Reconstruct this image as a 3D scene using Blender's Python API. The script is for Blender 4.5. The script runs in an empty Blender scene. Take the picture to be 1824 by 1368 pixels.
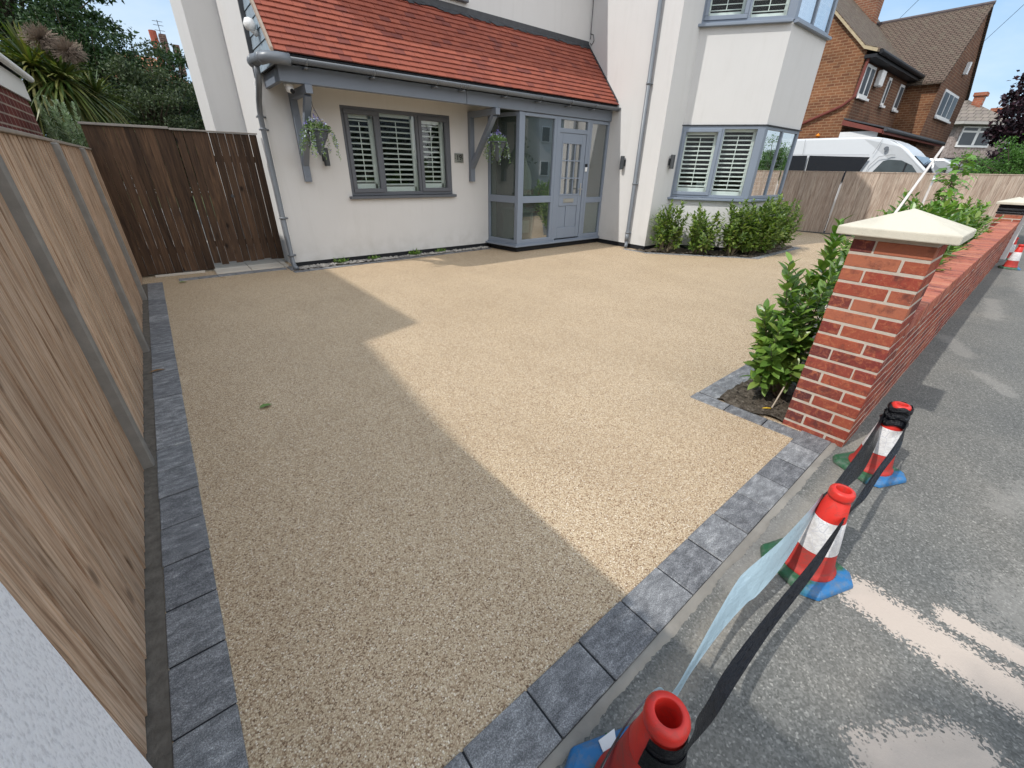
import bpy, bmesh, math, random
from math import sin, cos, pi, radians
from mathutils import Vector, Matrix
random.seed(7)
S = bpy.context.scene
C = S.collection
# ------------------------------------------------------------------ camera
cam = bpy.data.objects.new('camera', bpy.data.cameras.new('camera')); C.objects.link(cam)
F = Vector((0.55718947, 0.68817177, -0.46471443)); R = Vector((0.78331436, -0.62133261, 0.01908903)); U = Vector((0.2756057, 0.3746537, 0.88525483))
cam.matrix_world = Matrix(((R.x, U.x, -F.x, 0), (R.y, U.y, -F.y, 0), (R.z, U.z, -F.z, 1.5), (0, 0, 0, 1)))
cam.data.sensor_width = 36; cam.data.lens = 731.71/1824*36
cam.data.clip_start = 0.02; cam.data.clip_end = 3000
S.camera = cam
S.render.resolution_x = 1024; S.render.resolution_y = 768
S.view_settings.view_transform = 'Standard'; S.view_settings.look = 'None'; S.view_settings.gamma = 1
S.view_settings.exposure = 0.5
S.cycles.diffuse_bounces = 8; S.cycles.max_bounces = 12; S.cycles.transparent_max_bounces = 16
# ------------------------------------------------------------------ light: sunlight travels along (.92,-.15,-1)
LD = Vector((0.92, -0.15, -1)).normalized()
sun = bpy.data.objects.new('sun', bpy.data.lights.new('sun', 'SUN')); C.objects.link(sun)
sun.data.energy = 2.3; sun.data.angle = radians(0.8); sun.data.color = (1.0, 0.965, 0.91)
sun.rotation_euler = LD.to_track_quat('-Z', 'Y').to_euler(); sun.location = (-20, 4, 25)
W = bpy.data.worlds.new('World'); S.world = W; W.use_nodes = True
nt = W.node_tree; nt.nodes.clear()
def wn(t, **k):
    n = nt.nodes.new(t)
    for a, b in k.items(): setattr(n, a, b)
    return n
sky = wn('ShaderNodeTexSky', sky_type='NISHITA', sun_disc=False)
sky.sun_elevation = math.asin(-LD.z); sky.sun_rotation = math.atan2(-LD.x, -LD.y)
sky.air_density = 1.0; sky.dust_density = 1.2; sky.ozone_density = 1.0
tc = wn('ShaderNodeTexCoord'); mp = wn('ShaderNodeMapping'); mp.inputs['Scale'].default_value = (1.6, 1.6, 4.5)
no = wn('ShaderNodeTexNoise'); no.inputs['Scale'].default_value = 1.7; no.inputs['Detail'].default_value = 7; no.inputs['Roughness'].default_value = .55; no.inputs['Distortion'].default_value = .4
rp = wn('ShaderNodeValToRGB'); rp.color_ramp.elements[0].position = .36; rp.color_ramp.elements[0].color = (.05, .05, .05, 1); rp.color_ramp.elements[1].position = .72; rp.color_ramp.elements[1].color = (1, 1, 1, 1)
mx = wn('ShaderNodeMixRGB'); mx.inputs['Color2'].default_value = (7.6, 8.3, 9.3, 1)
bg = wn('ShaderNodeBackground'); bg.inputs['Strength'].default_value = 0.145; ow = wn('ShaderNodeOutputWorld')
L = nt.links.new
L(tc.outputs['Generated'], mp.inputs['Vector']); L(mp.outputs['Vector'], no.inputs['Vector']); L(no.outputs['Fac'], rp.inputs['Fac'])
# thin high cloud: mostly clear blue toward the houses, with an unseen bright cloud bank added behind the camera (-Y) as fill light
mx.inputs['Color1'].default_value = (1.9, 3.15, 4.7, 1); mx.inputs['Color2'].default_value = (4.3, 4.8, 5.2, 1); L(rp.outputs['Color'], mx.inputs['Fac'])
m1 = wn('ShaderNodeMixRGB'); m1.inputs['Fac'].default_value = .82; L(sky.outputs['Color'], m1.inputs['Color1']); L(mx.outputs['Color'], m1.inputs['Color2'])
sp_ = wn('ShaderNodeSeparateXYZ'); L(tc.outputs['Generated'], sp_.inputs[0])
sx_ = wn('ShaderNodeMath', operation='MULTIPLY_ADD'); sx_.inputs[1].default_value = -.45; L(sp_.outputs[2], sx_.inputs[0]); L(sp_.outputs[1], sx_.inputs[2])
mr = wn('ShaderNodeMapRange'); mr.inputs[1].default_value = -.42; mr.inputs[2].default_value = -.85; L(sx_.outputs[0], mr.inputs[0])
m2 = wn('ShaderNodeMixRGB'); m2.inputs['Color2'].default_value = (9.0, 9.3, 9.7, 1); L(mr.outputs[0], m2.inputs['Fac']); L(m1.outputs['Color'], m2.inputs['Color1'])
L(m2.outputs['Color'], bg.inputs['Color']); L(bg.outputs['Background'], ow.inputs['Surface'])

# ------------------------------------------------------------------ material helper
class M:
    def __init__(s, name, rough=.7, spec=.4, metal=0):
        s.m = bpy.data.materials.new(name); s.m.use_nodes = True; s.t = s.m.node_tree
        s.b = s.t.nodes['Principled BSDF']; s.b.inputs['Roughness'].default_value = rough
        s.b.inputs['Specular IOR Level'].default_value = spec; s.b.inputs['Metallic'].default_value = metal
        s.tc = s.n('ShaderNodeTexCoord'); s.co = s.tc.outputs['Object']
    def n(s, t, **k):
        n = s.t.nodes.new(t)
        for a, b in k.items(): setattr(n, a, b)
        return n
    def put(s, sock, v):
        if isinstance(v, bpy.types.NodeSocket): s.t.links.new(v, sock)
        elif v is not None:
            if sock.type == 'RGBA' and len(v) == 3: v = (*v, 1)
            sock.default_value = v
    def map(s, scale=(1, 1, 1), rot=(0, 0, 0), co=None):
        n = s.n('ShaderNodeMapping'); n.inputs['Scale'].default_value = scale; n.inputs['Rotation'].default_value = rot
        s.put(n.inputs['Vector'], co or s.co); return n.outputs[0]
    def noise(s, sc, det=3, rough=.5, co=None, dist=0):
        n = s.n('ShaderNodeTexNoise'); n.inputs['Scale'].default_value = sc; n.inputs['Detail'].default_value = det
        n.inputs['Roughness'].default_value = rough; n.inputs['Distortion'].default_value = dist; s.put(n.inputs['Vector'], co or s.co); return n.outputs['Fac']
    def vor(s, sc, co=None, out='Color', feat='F1'):
        n = s.n('ShaderNodeTexVoronoi', feature=feat); n.inputs['Scale'].default_value = sc; s.put(n.inputs['Vector'], co or s.co); return n.outputs[out]
    def sep(s, c, i=0):
        n = s.n('ShaderNodeSeparateXYZ'); s.put(n.inputs[0], c); return n.outputs[i]
    def isl(s): return s.n('ShaderNodeNewGeometry').outputs['Random Per Island']
    def ramp(s, f, pts, interp='LINEAR'):
        n = s.n('ShaderNodeValToRGB'); cr = n.color_ramp; cr.interpolation = interp
        while len(cr.elements) < len(pts): cr.elements.new(.5)
        for e, (p, c) in zip(cr.elements, pts):
            e.position = p; e.color = (*c, 1) if not isinstance(c, (int, float)) else (c, c, c, 1)
        s.put(n.inputs[0], f); return n.outputs[0]
    def mix(s, f, a, b, mode='MIX'):
        n = s.n('ShaderNodeMixRGB', blend_type=mode); s.put(n.inputs[0], f); s.put(n.inputs[1], a); s.put(n.inputs[2], b); return n.outputs[0]
    def math(s, op, a, b=0, c=None, clamp=False):
        n = s.n('ShaderNodeMath', operation=op); n.use_clamp = clamp; s.put(n.inputs[0], a); s.put(n.inputs[1], b)
        if c is not None: s.put(n.inputs[2], c)
        return n.outputs[0]
    def bump(s, h, st=.3, dist=.01):
        n = s.n('ShaderNodeBump'); n.inputs['Strength'].default_value = st; n.inputs['Distance'].default_value = dist
        s.put(n.inputs['Height'], h); s.t.links.new(n.outputs[0], s.b.inputs['Normal']); return n
    def col(s, c): s.put(s.b.inputs['Base Color'], c); return s
    def seg(s, x0, y0, x1, y1, r, warp=.5, wsc=6, soft=.35):
        # mask of a smear lying along a segment of the ground plane, with a ragged edge
        X, Y = s.sep(s.co, 0), s.sep(s.co, 1)
        dx, dy = x1-x0, y1-y0; l2 = dx*dx+dy*dy
        t = s.math('ADD', s.math('MULTIPLY', s.math('SUBTRACT', X, x0), dx/l2), s.math('MULTIPLY', s.math('SUBTRACT', Y, y0), dy/l2), clamp=True)
        ex = s.math('SUBTRACT', s.math('SUBTRACT', X, x0), s.math('MULTIPLY', t, dx)); ey = s.math('SUBTRACT', s.math('SUBTRACT', Y, y0), s.math('MULTIPLY', t, dy))
        d = s.math('SQRT', s.math('ADD', s.math('MULTIPLY', ex, ex), s.math('MULTIPLY', ey, ey)))
        d = s.math('ADD', s.math('DIVIDE', d, r), s.math('MULTIPLY', s.math('SUBTRACT', s.noise(wsc, 3), .5), warp*2))
        n = s.n('ShaderNodeMapRange', clamp=True); s.put(n.inputs[0], d); n.inputs[1].default_value = 1+soft; n.inputs[2].default_value = 1-soft; return n.outputs[0]

def simple(name, c, rough=.6, spec=.4, metal=0, var=.12, sc=8, bump=0, bsc=200):
    m = M(name, rough, spec, metal); n = m.noise(sc, 4)
    m.col(m.mix(n, tuple(x*(1-var) for x in c), tuple(min(1, x*(1+var)) for x in c)))
    if bump: m.bump(m.noise(bsc, 2), bump, .004)
    return m.m
def resin():
    m = M('resin_gravel', .62, .35)
    cell = m.vor(215); cc = m.sep(cell, 0); ed = m.vor(215, out='Distance')
    c = m.ramp(cc, [(0, (.19, .12, .075)), (.16, (.37, .265, .175)), (.4, (.57, .46, .33)), (.65, (.655, .56, .425)), (.86, (.51, .395, .27)), (1, (.83, .78, .69))])
    big = m.noise(.9, 4); c = m.mix(1, c, m.ramp(big, [(.3, (.97, .93, .86)), (.7, (1.06, 1.03, .97))]), 'MULTIPLY')
    fleck = m.noise(11, 3, .7); c = m.mix(1, c, m.ramp(m.noise(2.6, 5, .6, m.map((1, .5, 1), (0, 0, .6)), .5), [(.35, (.97, .965, .96)), (.65, (1.035, 1.035, 1.03))]), 'MULTIPLY')
    c = m.mix(1, c, m.ramp(ed, [(.25, (1, 1, 1)), (.75, (.66, .61, .56))]), 'MULTIPLY')
    m.col(c); m.bump(m.math('SUBTRACT', 1, ed), .5, .004); return m.m
def paver():
    m = M('block_paver', .8, .3); i = m.isl()
    st = m.noise(13, 7, .72, m.map((1, 2.2, 1), (0, 0, .35)), .3)
    c = m.ramp(st, [(.30, (.115, .116, .12)), (.47, (.185, .187, .192)), (.6, (.275, .277, .28)), (.74, (.45, .445, .43))])
    c = m.mix(1, c, m.ramp(i, [(0, (.76, .76, .78)), (.5, (.95, .95, .96)), (1, (1.15, 1.15, 1.15))]), 'MULTIPLY')
    fn = m.noise(260, 2); c = m.mix(1, c, m.ramp(fn, [(.34, (.6, .6, .6)), (.55, (1, 1, 1)), (.68, (1.5, 1.5, 1.5))]), 'MULTIPLY')
    m.col(c); m.bump(m.math('ADD', m.noise(120, 4), m.math('MULTIPLY', st, .8)), .35, .006); return m.m
def tarmac():
    m = M('tarmac', .95, .08)
    v = m.sep(m.vor(165), 0); b = m.noise(1.1, 5, .55); f = m.noise(55, 4, .75)
    c = m.ramp(v, [(0, (.112, .111, .104)), (.35, (.14, .138, .13)), (.7, (.168, .165, .156)), (.93, (.205, .20, .188)), (1, (.30, .29, .27))])
    c = m.mix(1, c, m.ramp(b, [(.3, (.82, .84, .85)), (.55, (1.02, 1.02, 1.0)), (.75, (1.2, 1.16, 1.1))]), 'MULTIPLY')
    c = m.mix(1, c, m.ramp(f, [(.3, (.80, .80, .80)), (.7, (1.22, 1.22, 1.22))]), 'MULTIPLY')
    sand = (.52, .44, .375)
    grain = m.math('ADD', m.math('MULTIPLY', m.noise(70, 6, .9), .45), m.math('MULTIPLY', m.sep(m.vor(150), 1), .42))
    for a in ((1.80, -.06, 1.77, -.5, .085, .3), (1.96, -.30, 1.97, -.6, .05, .35), (1.20, -.27, 1.42, -.42, .085, .35)):
        k = m.seg(*a[:5], warp=a[5], wsc=9, soft=.85)
        k2 = m.ramp(m.math('SUBTRACT', k, m.math('MULTIPLY', grain, 1.1)), [(.0, 0), (.07, 1)])
        c = m.mix(m.math('MULTIPLY', k2, .92), c, sand)
    for a in ((6.2, .31, 5.7, .12, .09, .9), (4.85, -.25, 5.2, -.05, .07, 1.0), (7.6, .1, 8.8, .22, .1, 1), (1.45, .3, 2.2, .3, .06, .8), (2.2, -.5, 2.9, -.9, .2, 1.1), (3.4, .24, 3.0, .2, .05, .7), (9.5, -.2, 12, .1, .2, 1.1), (3.0, -.35, 3.6, -.55, .08, 1.1)):
        k = m.seg(*a[:5], warp=a[5], wsc=12, soft=.6)
        k2 = m.ramp(m.math('SUBTRACT', k, m.math('MULTIPLY', grain, 1.35)), [(.0, 0), (.08, 1)])
        c = m.mix(m.math('MULTIPLY', k2, .4), c, (.30, .285, .26))
    for a in ((.2, .22, 3.2, .27, .05, .5),):
        k = m.seg(*a[:5], warp=a[5], wsc=5, soft=.5)
        c = m.mix(m.math('MULTIPLY', m.math('MULTIPLY', k, grain), 1.0, clamp=True), c, (.30, .27, .225))
    wet = m.ramp(m.noise(2.1, 4, .6, dist=.8), [(.56, 0), (.68, 1)]); c = m.mix(m.math('MULTIPLY', wet, .18), c, (.2, .19, .17))
    m.col(c); m.bump(m.noise(150, 3, .7), .35, .003); return m.m
def render_wall():
    m = M('white_render', .88, .2)
    n = m.noise(3, 4); c = m.mix(n, (.575, .565, .552), (.61, .60, .588))
    streak = m.ramp(m.noise(2.2, 7, .7, m.map((3.6, 3.6, .34)), .5), [(.52, 0), (.78, 1)]); c = m.mix(m.math('MULTIPLY', streak, .26), c, (.45, .44, .41))
    z = m.sep(m.co, 2); low = m.math('MULTIPLY', m.ramp(z, [(.1, 1), (.55, 0)]), m.ramp(m.noise(6, 5), [(.4, 0), (.75, .5)])); c = m.mix(low, c, (.4, .39, .36))
    m.col(c); m.bump(m.noise(210, 3, .7), .4, .004); return m.m
def wood(name, cols, sc=1, knots=.5, rough=.8, islv=(.75, 1.2)):
    m = M(name, rough, .2); i = m.isl()
    off = m.n('ShaderNodeVectorMath', operation='ADD'); m.put(off.inputs[0], m.co); cx = m.n('ShaderNodeCombineXYZ')
    m.put(cx.inputs[2], m.math('MULTIPLY', i, 37)); m.put(cx.inputs[0], m.math('MULTIPLY', i, 11)); m.put(off.inputs[1], cx.outputs[0])
    co = m.map((9*sc, 9*sc, .55*sc), co=off.outputs[0])
    g = m.noise(2.2, 8, .66, co, 1.6); c = m.ramp(g, [(.28, cols[0]), (.45, cols[1]), (.58, cols[2]), (.75, cols[3])])
    f = m.noise(14, 5, .6, m.map((8, 8, .35), co=off.outputs[0]), .3); c = m.mix(1, c, m.ramp(f, [(.32, (.62, .6, .58)), (.5, (1, 1, 1)), (.7, (1.18, 1.18, 1.18))]), 'MULTIPLY')
    c = m.mix(1, c, m.ramp(i, [(0, (islv[0],)*3), (1, (islv[1],)*3)]), 'MULTIPLY')
    if knots:
        k = m.vor(4.2, m.map((1.1, 1.1, .6), co=off.outputs[0]), 'Distance'); c = m.mix(m.math('MULTIPLY', m.ramp(k, [(.055, 1), (.14, 0)]), knots), c, tuple(x*.35 for x in cols[0]))
    m.col(c); m.bump(g, .3, .006); return m.m
def brick_isl(name, cols, rough=.85):
    m = M(name, rough, .2); i = m.isl()
    c = m.ramp(i, [(p/(len(cols)-1), x) for p, x in enumerate(cols)])
    n = m.noise(26, 6, .7, dist=1.0); c = m.mix(m.ramp(n, [(.48, 0), (.66, .75)]), c, (.42, .14, .07))
    n2 = m.noise(9, 4, .7); c = m.mix(m.ramp(n2, [(.52, 0), (.68, .75)]), c, (.085, .032, .03))
    n3 = m.noise(55, 4, .7); c = m.mix(m.ramp(n3, [(.6, 0), (.72, .4)]), c, (.52, .26, .17))
    m.col(c); m.bump(m.noise(90, 5, .7), .6, .006); return m.m
def brick_tex(name, axis, c1, c2, mort, bw=.225, rh=.082, msz=.012):
    m = M(name, .9, .2); cx = m.n('ShaderNodeCombineXYZ'); m.put(cx.inputs[0], m.sep(m.co, axis)); m.put(cx.inputs[1], m.sep(m.co, 2))
    b = m.n('ShaderNodeTexBrick'); b.offset = .5; b.inputs['Scale'].default_value = 1; b.inputs['Brick Width'].default_value = bw; b.inputs['Row Height'].default_value = rh
    b.inputs['Mortar Size'].default_value = msz; b.inputs['Mortar Smooth'].default_value = .2; b.inputs['Bias'].default_value = -.1
    m.put(b.inputs['Vector'], cx.outputs[0]); m.put(b.inputs['Color1'], c1); m.put(b.inputs['Color2'], c2); m.put(b.inputs['Mortar'], mort)
    n = m.noise(2.5, 5); c = m.mix(1, b.outputs['Color'], m.ramp(n, [(.3, (.72, .72, .72)), (.7, (1.2, 1.17, 1.12))]), 'MULTIPLY')
    m.col(c); m.bump(m.math('SUBTRACT', 1, b.outputs['Fac']), .5, .01); return m.m
def tile_tex(name, axis, c1, c2, rh=.12, bw=.17, moss=(.2, .19, .13)):
    m = M(name, .85, .2); cx = m.n('ShaderNodeCombineXYZ'); m.put(cx.inputs[0], m.sep(m.co, axis)); m.put(cx.inputs[1], m.sep(m.co, 2))
    b = m.n('ShaderNodeTexBrick'); b.offset = .5; b.inputs['Scale'].default_value = 1; b.inputs['Brick Width'].default_value = bw; b.inputs['Row Height'].default_value = rh
    b.inputs['Mortar Size'].default_value = .012; b.inputs['Mortar Smooth'].default_value = .3
    m.put(b.inputs['Vector'], cx.outputs[0]); m.put(b.inputs['Color1'], c1); m.put(b.inputs['Color2'], c2); m.put(b.inputs['Mortar'], tuple(x*.3 for x in c1))
    n = m.noise(5, 6, .7); c = m.mix(m.ramp(n, [(.48, 0), (.7, .6)]), b.outputs['Color'], moss)
    m.col(c); m.bump(m.math('SUBTRACT', m.math('MULTIPLY', m.noise(3, 2), .5), b.outputs['Fac']), .8, .02); return m.m
def leafm(name, cols, rough=.45, spec=.5, trans=.25):
    m = M(name, rough, spec); i = m.isl(); c = m.ramp(i, [(p/(len(cols)-1), x) for p, x in enumerate(cols)])
    n = m.noise(1.7, 3); c = m.mix(1, c, m.ramp(n, [(.3, (.75, .75, .75)), (.7, (1.2, 1.2, 1.2))]), 'MULTIPLY'); m.col(c)
    tr = m.n('ShaderNodeBsdfTranslucent'); m.put(tr.inputs[0], m.mix(1, c, (1.5, 1.7, .7), 'MULTIPLY')); mxs = m.n('ShaderNodeMixShader'); mxs.inputs[0].default_value = trans
    out = m.t.nodes['Material Output']; m.t.links.new(m.b.outputs[0], mxs.inputs[1]); m.t.links.new(tr.outputs[0], mxs.inputs[2]); m.t.links.new(mxs.outputs[0], out.inputs[0]); return m.m
def glass(name, tint=(.8, .86, .84), refl=1.0, base=.07, veil=0):
    m = M(name, .02); t = m.n('ShaderNodeBsdfTransparent'); m.put(t.inputs[0], tint); g = m.n('ShaderNodeBsdfGlossy'); g.inputs['Roughness'].default_value = .01
    fr = m.n('ShaderNodeFresnel'); fr.inputs[0].default_value = 1.5; f = m.math('ADD', m.math('MULTIPLY', fr.outputs[0], refl), base, clamp=True)
    ms = m.n('ShaderNodeMixShader'); m.put(ms.inputs[0], f)
    if veil: dv = m.n('ShaderNodeBsdfDiffuse'); m.put(dv.inputs[0], (.13, .155, .148)); mv = m.n('ShaderNodeMixShader'); mv.inputs[0].default_value = veil; m.t.links.new(t.outputs[0], mv.inputs[1]); m.t.links.new(dv.outputs[0], mv.inputs[2]); t = mv
    m.t.links.new(t.outputs[0], ms.inputs[1]); m.t.links.new(g.outputs[0], ms.inputs[2])
    m.t.links.new(ms.outputs[0], m.t.nodes['Material Output'].inputs[0]); return m.m

# ------------------------------------------------------------------ mesh helper
class MB:
    def __init__(s): s.v = []; s.f = []; s.mi = []; s.cur = 0
    def poly(s, pts): i = len(s.v); s.v += [tuple(p) for p in pts]; s.f.append(tuple(range(i, i+len(pts)))); s.mi.append(s.cur); return s
    def raw(s, vs, fs):
        i = len(s.v); s.v += [tuple(p) for p in vs]
        for f in fs: s.f.append(tuple(a+i for a in f)); s.mi.append(s.cur)
        return s
    def hexa(s, p): return s.raw(p, [(0, 3, 2, 1), (4, 5, 6, 7), (0, 1, 5, 4), (1, 2, 6, 5), (2, 3, 7, 6), (3, 0, 4, 7)])
    def box(s, x0, x1, y0, y1, z0, z1): return s.hexa([(x0, y0, z0), (x1, y0, z0), (x1, y1, z0), (x0, y1, z0), (x0, y0, z1), (x1, y0, z1), (x1, y1, z1), (x0, y1, z1)])
    def ob(s, c, ax, ay, az):  # oriented box: centre and half-axis vectors
        c = Vector(c); ax, ay, az = Vector(ax), Vector(ay), Vector(az)
        return s.hexa([c+a*ax+b*ay+d*az for d in (-1, 1) for a, b in ((-1, -1), (1, -1), (1, 1), (-1, 1))])
    def prism(s, poly, z0, z1):
        n = len(poly); return s.raw([(x, y, z0) for x, y in poly]+[(x, y, z1) for x, y in poly], [tuple(range(n))[::-1], tuple(range(n, 2*n))]+[(i, (i+1) % n, n+(i+1) % n, n+i) for i in range(n)])
    def ext(s, poly, d):  # extrude a 3-D polygon by vector d
        n = len(poly); d = Vector(d); P = [Vector(p) for p in poly]
        return s.raw(P+[p+d for p in P], [tuple(range(n))[::-1], tuple(range(n, 2*n))]+[(i, (i+1) % n, n+(i+1) % n, n+i) for i in range(n)])
    def tube(s, pts, r, n=8, cap=True):
        P = [Vector(p) for p in pts]; rs = r if isinstance(r, (list, tuple)) else [r]*len(P); vs = []; up = None
        for i, p in enumerate(P):
            d = (P[min(i+1, len(P)-1)]-P[max(i-1, 0)]).normalized()
            if up is None: up = d.orthogonal().normalized()
            up = (up-d*up.dot(d)).normalized(); w = d.cross(up)
            vs += [p+(up*cos(2*pi*k/n)+w*sin(2*pi*k/n))*rs[i] for k in range(n)]
        fs = [(i*n+k, i*n+(k+1) % n, (i+1)*n+(k+1) % n, (i+1)*n+k) for i in range(len(P)-1) for k in range(n)]
        if cap: fs += [tuple(range(n))[::-1], tuple(range((len(P)-1)*n, len(P)*n))]
        return s.raw(vs, fs)
    def lathe(s, prof, c=(0, 0, 0), n=24):
        vs = [(c[0]+r*cos(2*pi*k/n), c[1]+r*sin(2*pi*k/n), c[2]+z) for r, z in prof for k in range(n)]
        return s.raw(vs, [(i*n+k, i*n+(k+1) % n, (i+1)*n+(k+1) % n, (i+1)*n+k) for i in range(len(prof)-1) for k in range(n)])
    def build(s, name, mats, parent=None, smooth=False, bevel=0, seg=1, M4=None):
        me = bpy.data.meshes.new(name); me.from_pydata(s.v, [], s.f)
        for m in (mats if isinstance(mats, (list, tuple)) else [mats]): me.materials.append(m)
        for p, i in zip(me.polygons, s.mi): p.material_index = i; p.use_smooth = smooth
        o = bpy.data.objects.new(name, me); C.objects.link(o)
        if bevel:
            b = o.modifiers.new('bevel', 'BEVEL'); b.width = bevel; b.segments = seg; b.limit_method = 'ANGLE'; b.angle_limit = radians(40)
        if parent: o.parent = parent
        if M4 is not None: o.matrix_basis = M4
        return o
def tag(o, label=None, cat=None, group=None, kind=None):
    for k, v in (('label', label), ('category', cat), ('group', group), ('kind', kind)):
        if v: o[k] = v
    return o
def empty(name, loc, label, cat, group=None, rz=0):
    o = bpy.data.objects.new(name, None); C.objects.link(o); o.location = loc; o.rotation_euler = (0, 0, rz); o.empty_display_size = .2
    return tag(o, label, cat, group)
def at(o): return Matrix.Translation(-Vector(o.location))   # children written in world coordinates
def copy_tree(o, parent=None):
    c = o.copy(); C.objects.link(c); c.parent = parent
    for ch in list(o.children): copy_tree(ch, c)
    return c

# ------------------------------------------------------------------ materials
m_resin = resin(); m_paver = paver(); m_tar = tarmac(); m_render = render_wall()
m_panel = wood('weathered_fence_board', [(.22, .125, .075), (.42, .285, .19), (.53, .395, .29), (.52, .31, .17)], 1.35, .6, .8, (.80, 1.1))
m_gate = wood('dark_stained_board', [(.022, .014, .010), (.052, .031, .02), (.076, .044, .026), (.12, .07, .038)], 1.1, .95, .7, (.62, 1.35))
m_far_fence = wood('silvery_fence_board', [(.26, .19, .145), (.38, .29, .23), (.46, .38, .31), (.48, .36, .26)], .8, .2, .8, (.88, 1.1))
m_conc = simple('concrete_post', (.215, .20, .18), .9, .2, var=.3, sc=14, bump=.4)
m_dconc = simple('stained_concrete', (.13, .125, .115), .9, .2, var=.5, sc=9, bump=.4)
m_mortar = simple('mortar', (.47, .41, .345), .95, .1, var=.2, sc=20, bump=.5)
m_haunch = simple('mortar_haunch', (.27, .25, .22), .95, .1, var=.4, sc=7, bump=.6, bsc=60)
m_brick = brick_isl('red_multi_brick', [(.24, .046, .032), (.31, .066, .04), (.255, .05, .036), (.32, .085, .048), (.20, .04, .032), (.10, .035, .034), (.28, .058, .037), (.37, .13, .075), (.23, .046, .036), (.15, .04, .035)])
m_stone = M('cast_stone', .88, .2); _n = m_stone.noise(4, 6, .65); _c = m_stone.mix(m_stone.ramp(_n, [(.45, 0), (.72, .7)]), (.60, .555, .455), (.42, .385, .31)); _c = m_stone.mix(m_stone.ramp(m_stone.noise(120, 3, .7), [(.6, 0), (.72, .5)]), _c, (.35, .32, .27)); m_stone.col(_c); m_stone.bump(m_stone.noise(220, 4, .7), .5, .004); m_stone = m_stone.m
m_grey = simple('grey_painted_timber', (.165, .19, .23), .5, .4, var=.08, sc=5)
m_frame = simple('grey_upvc_frame', (.20, .235, .29), .42, .45, var=.04, sc=3)
m_dframe = simple('anthracite_frame', (.10, .108, .125), .42, .45, var=.04, sc=3)
m_pipe = simple('grey_plastic_pipe', (.145, .16, .18), .38, .5, var=.15, sc=6)
m_black = simple('black_plinth_paint', (.012, .013, .016), .6, .3, var=.3, sc=8, bump=.3, bsc=60)
m_white = simple('white_plastic', (.75, .75, .74), .4, .5, var=.04)
m_slat = simple('white_shutter', (.86, .88, .85), .5, .4, var=.03)
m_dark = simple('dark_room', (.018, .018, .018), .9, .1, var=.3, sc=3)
m_lead = simple('lead_flashing', (.05, .052, .058), .6, .4, var=.4, sc=14, bump=.5, bsc=60)
m_slate = simple('slate_hanging', (.27, .33, .38), .5, .5, var=.25, sc=6)
m_steel = simple('brushed_steel', (.5, .49, .46), .3, .5, 1, var=.1)
m_soil = M('bed_soil', .95, .1); _c = m_soil.noise(26, 8, .7); m_soil.col(m_soil.ramp(_c, [(.3, (.035, .028, .02)), (.5, (.11, .09, .07)), (.68, (.24, .205, .165))])); m_soil.bump(_c, 1, .03); m_soil = m_soil.m
m_grav = simple('bed_gravel', (.27, .25, .23), .9, .2, var=.6, sc=30, bump=.6, bsc=50)
m_glass = glass('window_glass', (.96, .985, .975), .85, .0); m_glass2 = glass('porch_glass', (.74, .80, .77), .42, .0, .22)
m_glass3 = glass('dim_reflection_glass', (.96, .985, .975), .3, .0)  # window glass with reflection weakened to imitate dark trees mirrored in it
m_frost = simple('frosted_glass', (.42, .52, .49), .35, .5, var=.12, sc=2)
m_tile = M('red_clay_tile', .8, .25); _i = m_tile.isl(); _c = m_tile.ramp(_i, [(0, (.235, .065, .042)), (.3, (.275, .078, .05)), (.6, (.30, .088, .056)), (.85, (.245, .07, .048)), (1, (.165, .052, .042))])
_c = m_tile.mix(m_tile.ramp(m_tile.noise(7, 5, .6), [(.5, 0), (.8, .6)]), _c, (.17, .06, .05)); m_tile.col(_c); m_tile.bump(m_tile.noise(60, 4), .25, .004); m_tile = m_tile.m
m_laurel = leafm('laurel_leaf', [(.05, .115, .02), (.10, .205, .035), (.165, .29, .05), (.23, .37, .07), (.13, .24, .045), (.07, .145, .03), (.27, .36, .08)], .35, .5)
m_laurel2 = leafm('bay_shrub_leaf', [(.05, .10, .02), (.10, .18, .03), (.17, .26, .045), (.24, .33, .07), (.08, .14, .04), (.28, .33, .10)], .4, .5)
m_stem = simple('shrub_stem', (.16, .13, .09), .8, .2, var=.3, sc=20)
m_bark = simple('bark', (.10, .08, .06), .9, .1, var=.4, sc=10, bump=.6, bsc=30)
m_tree = leafm('evergreen_leaf', [(.014, .034, .012), (.028, .06, .017), (.048, .092, .028), (.035, .07, .02)], .5, .35, .15)
m_tree2 = leafm('olive_leaf', [(.03, .05, .025), (.06, .085, .04), (.10, .13, .065), (.05, .075, .03)], .55, .3, .15)
m_palm = leafm('sword_leaf', [(.03, .06, .012), (.06, .10, .022), (.11, .15, .035), (.20, .19, .06), (.05, .08, .02)], .42, .45, .2)
m_dead = simple('dried_flower', (.24, .19, .15), .9, .1, var=.35, sc=20)
m_silver = leafm('silver_leaf', [(.18, .25, .17), (.30, .38, .28), (.50, .56, .48), (.13, .2, .11)], .6, .3)
m_purple = leafm('purple_leaf', [(.014, .008, .012), (.03, .014, .022), (.055, .022, .032), (.02, .012, .018)], .45, .4, .12)
m_hedge = leafm('hedge_leaf', [(.035, .085, .018), (.07, .16, .03), (.10, .22, .04)], .5, .35)
m_syc = leafm('sycamore_leaf', [(.09, .19, .04), (.15, .30, .06), (.24, .38, .09)], .45, .4)
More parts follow.
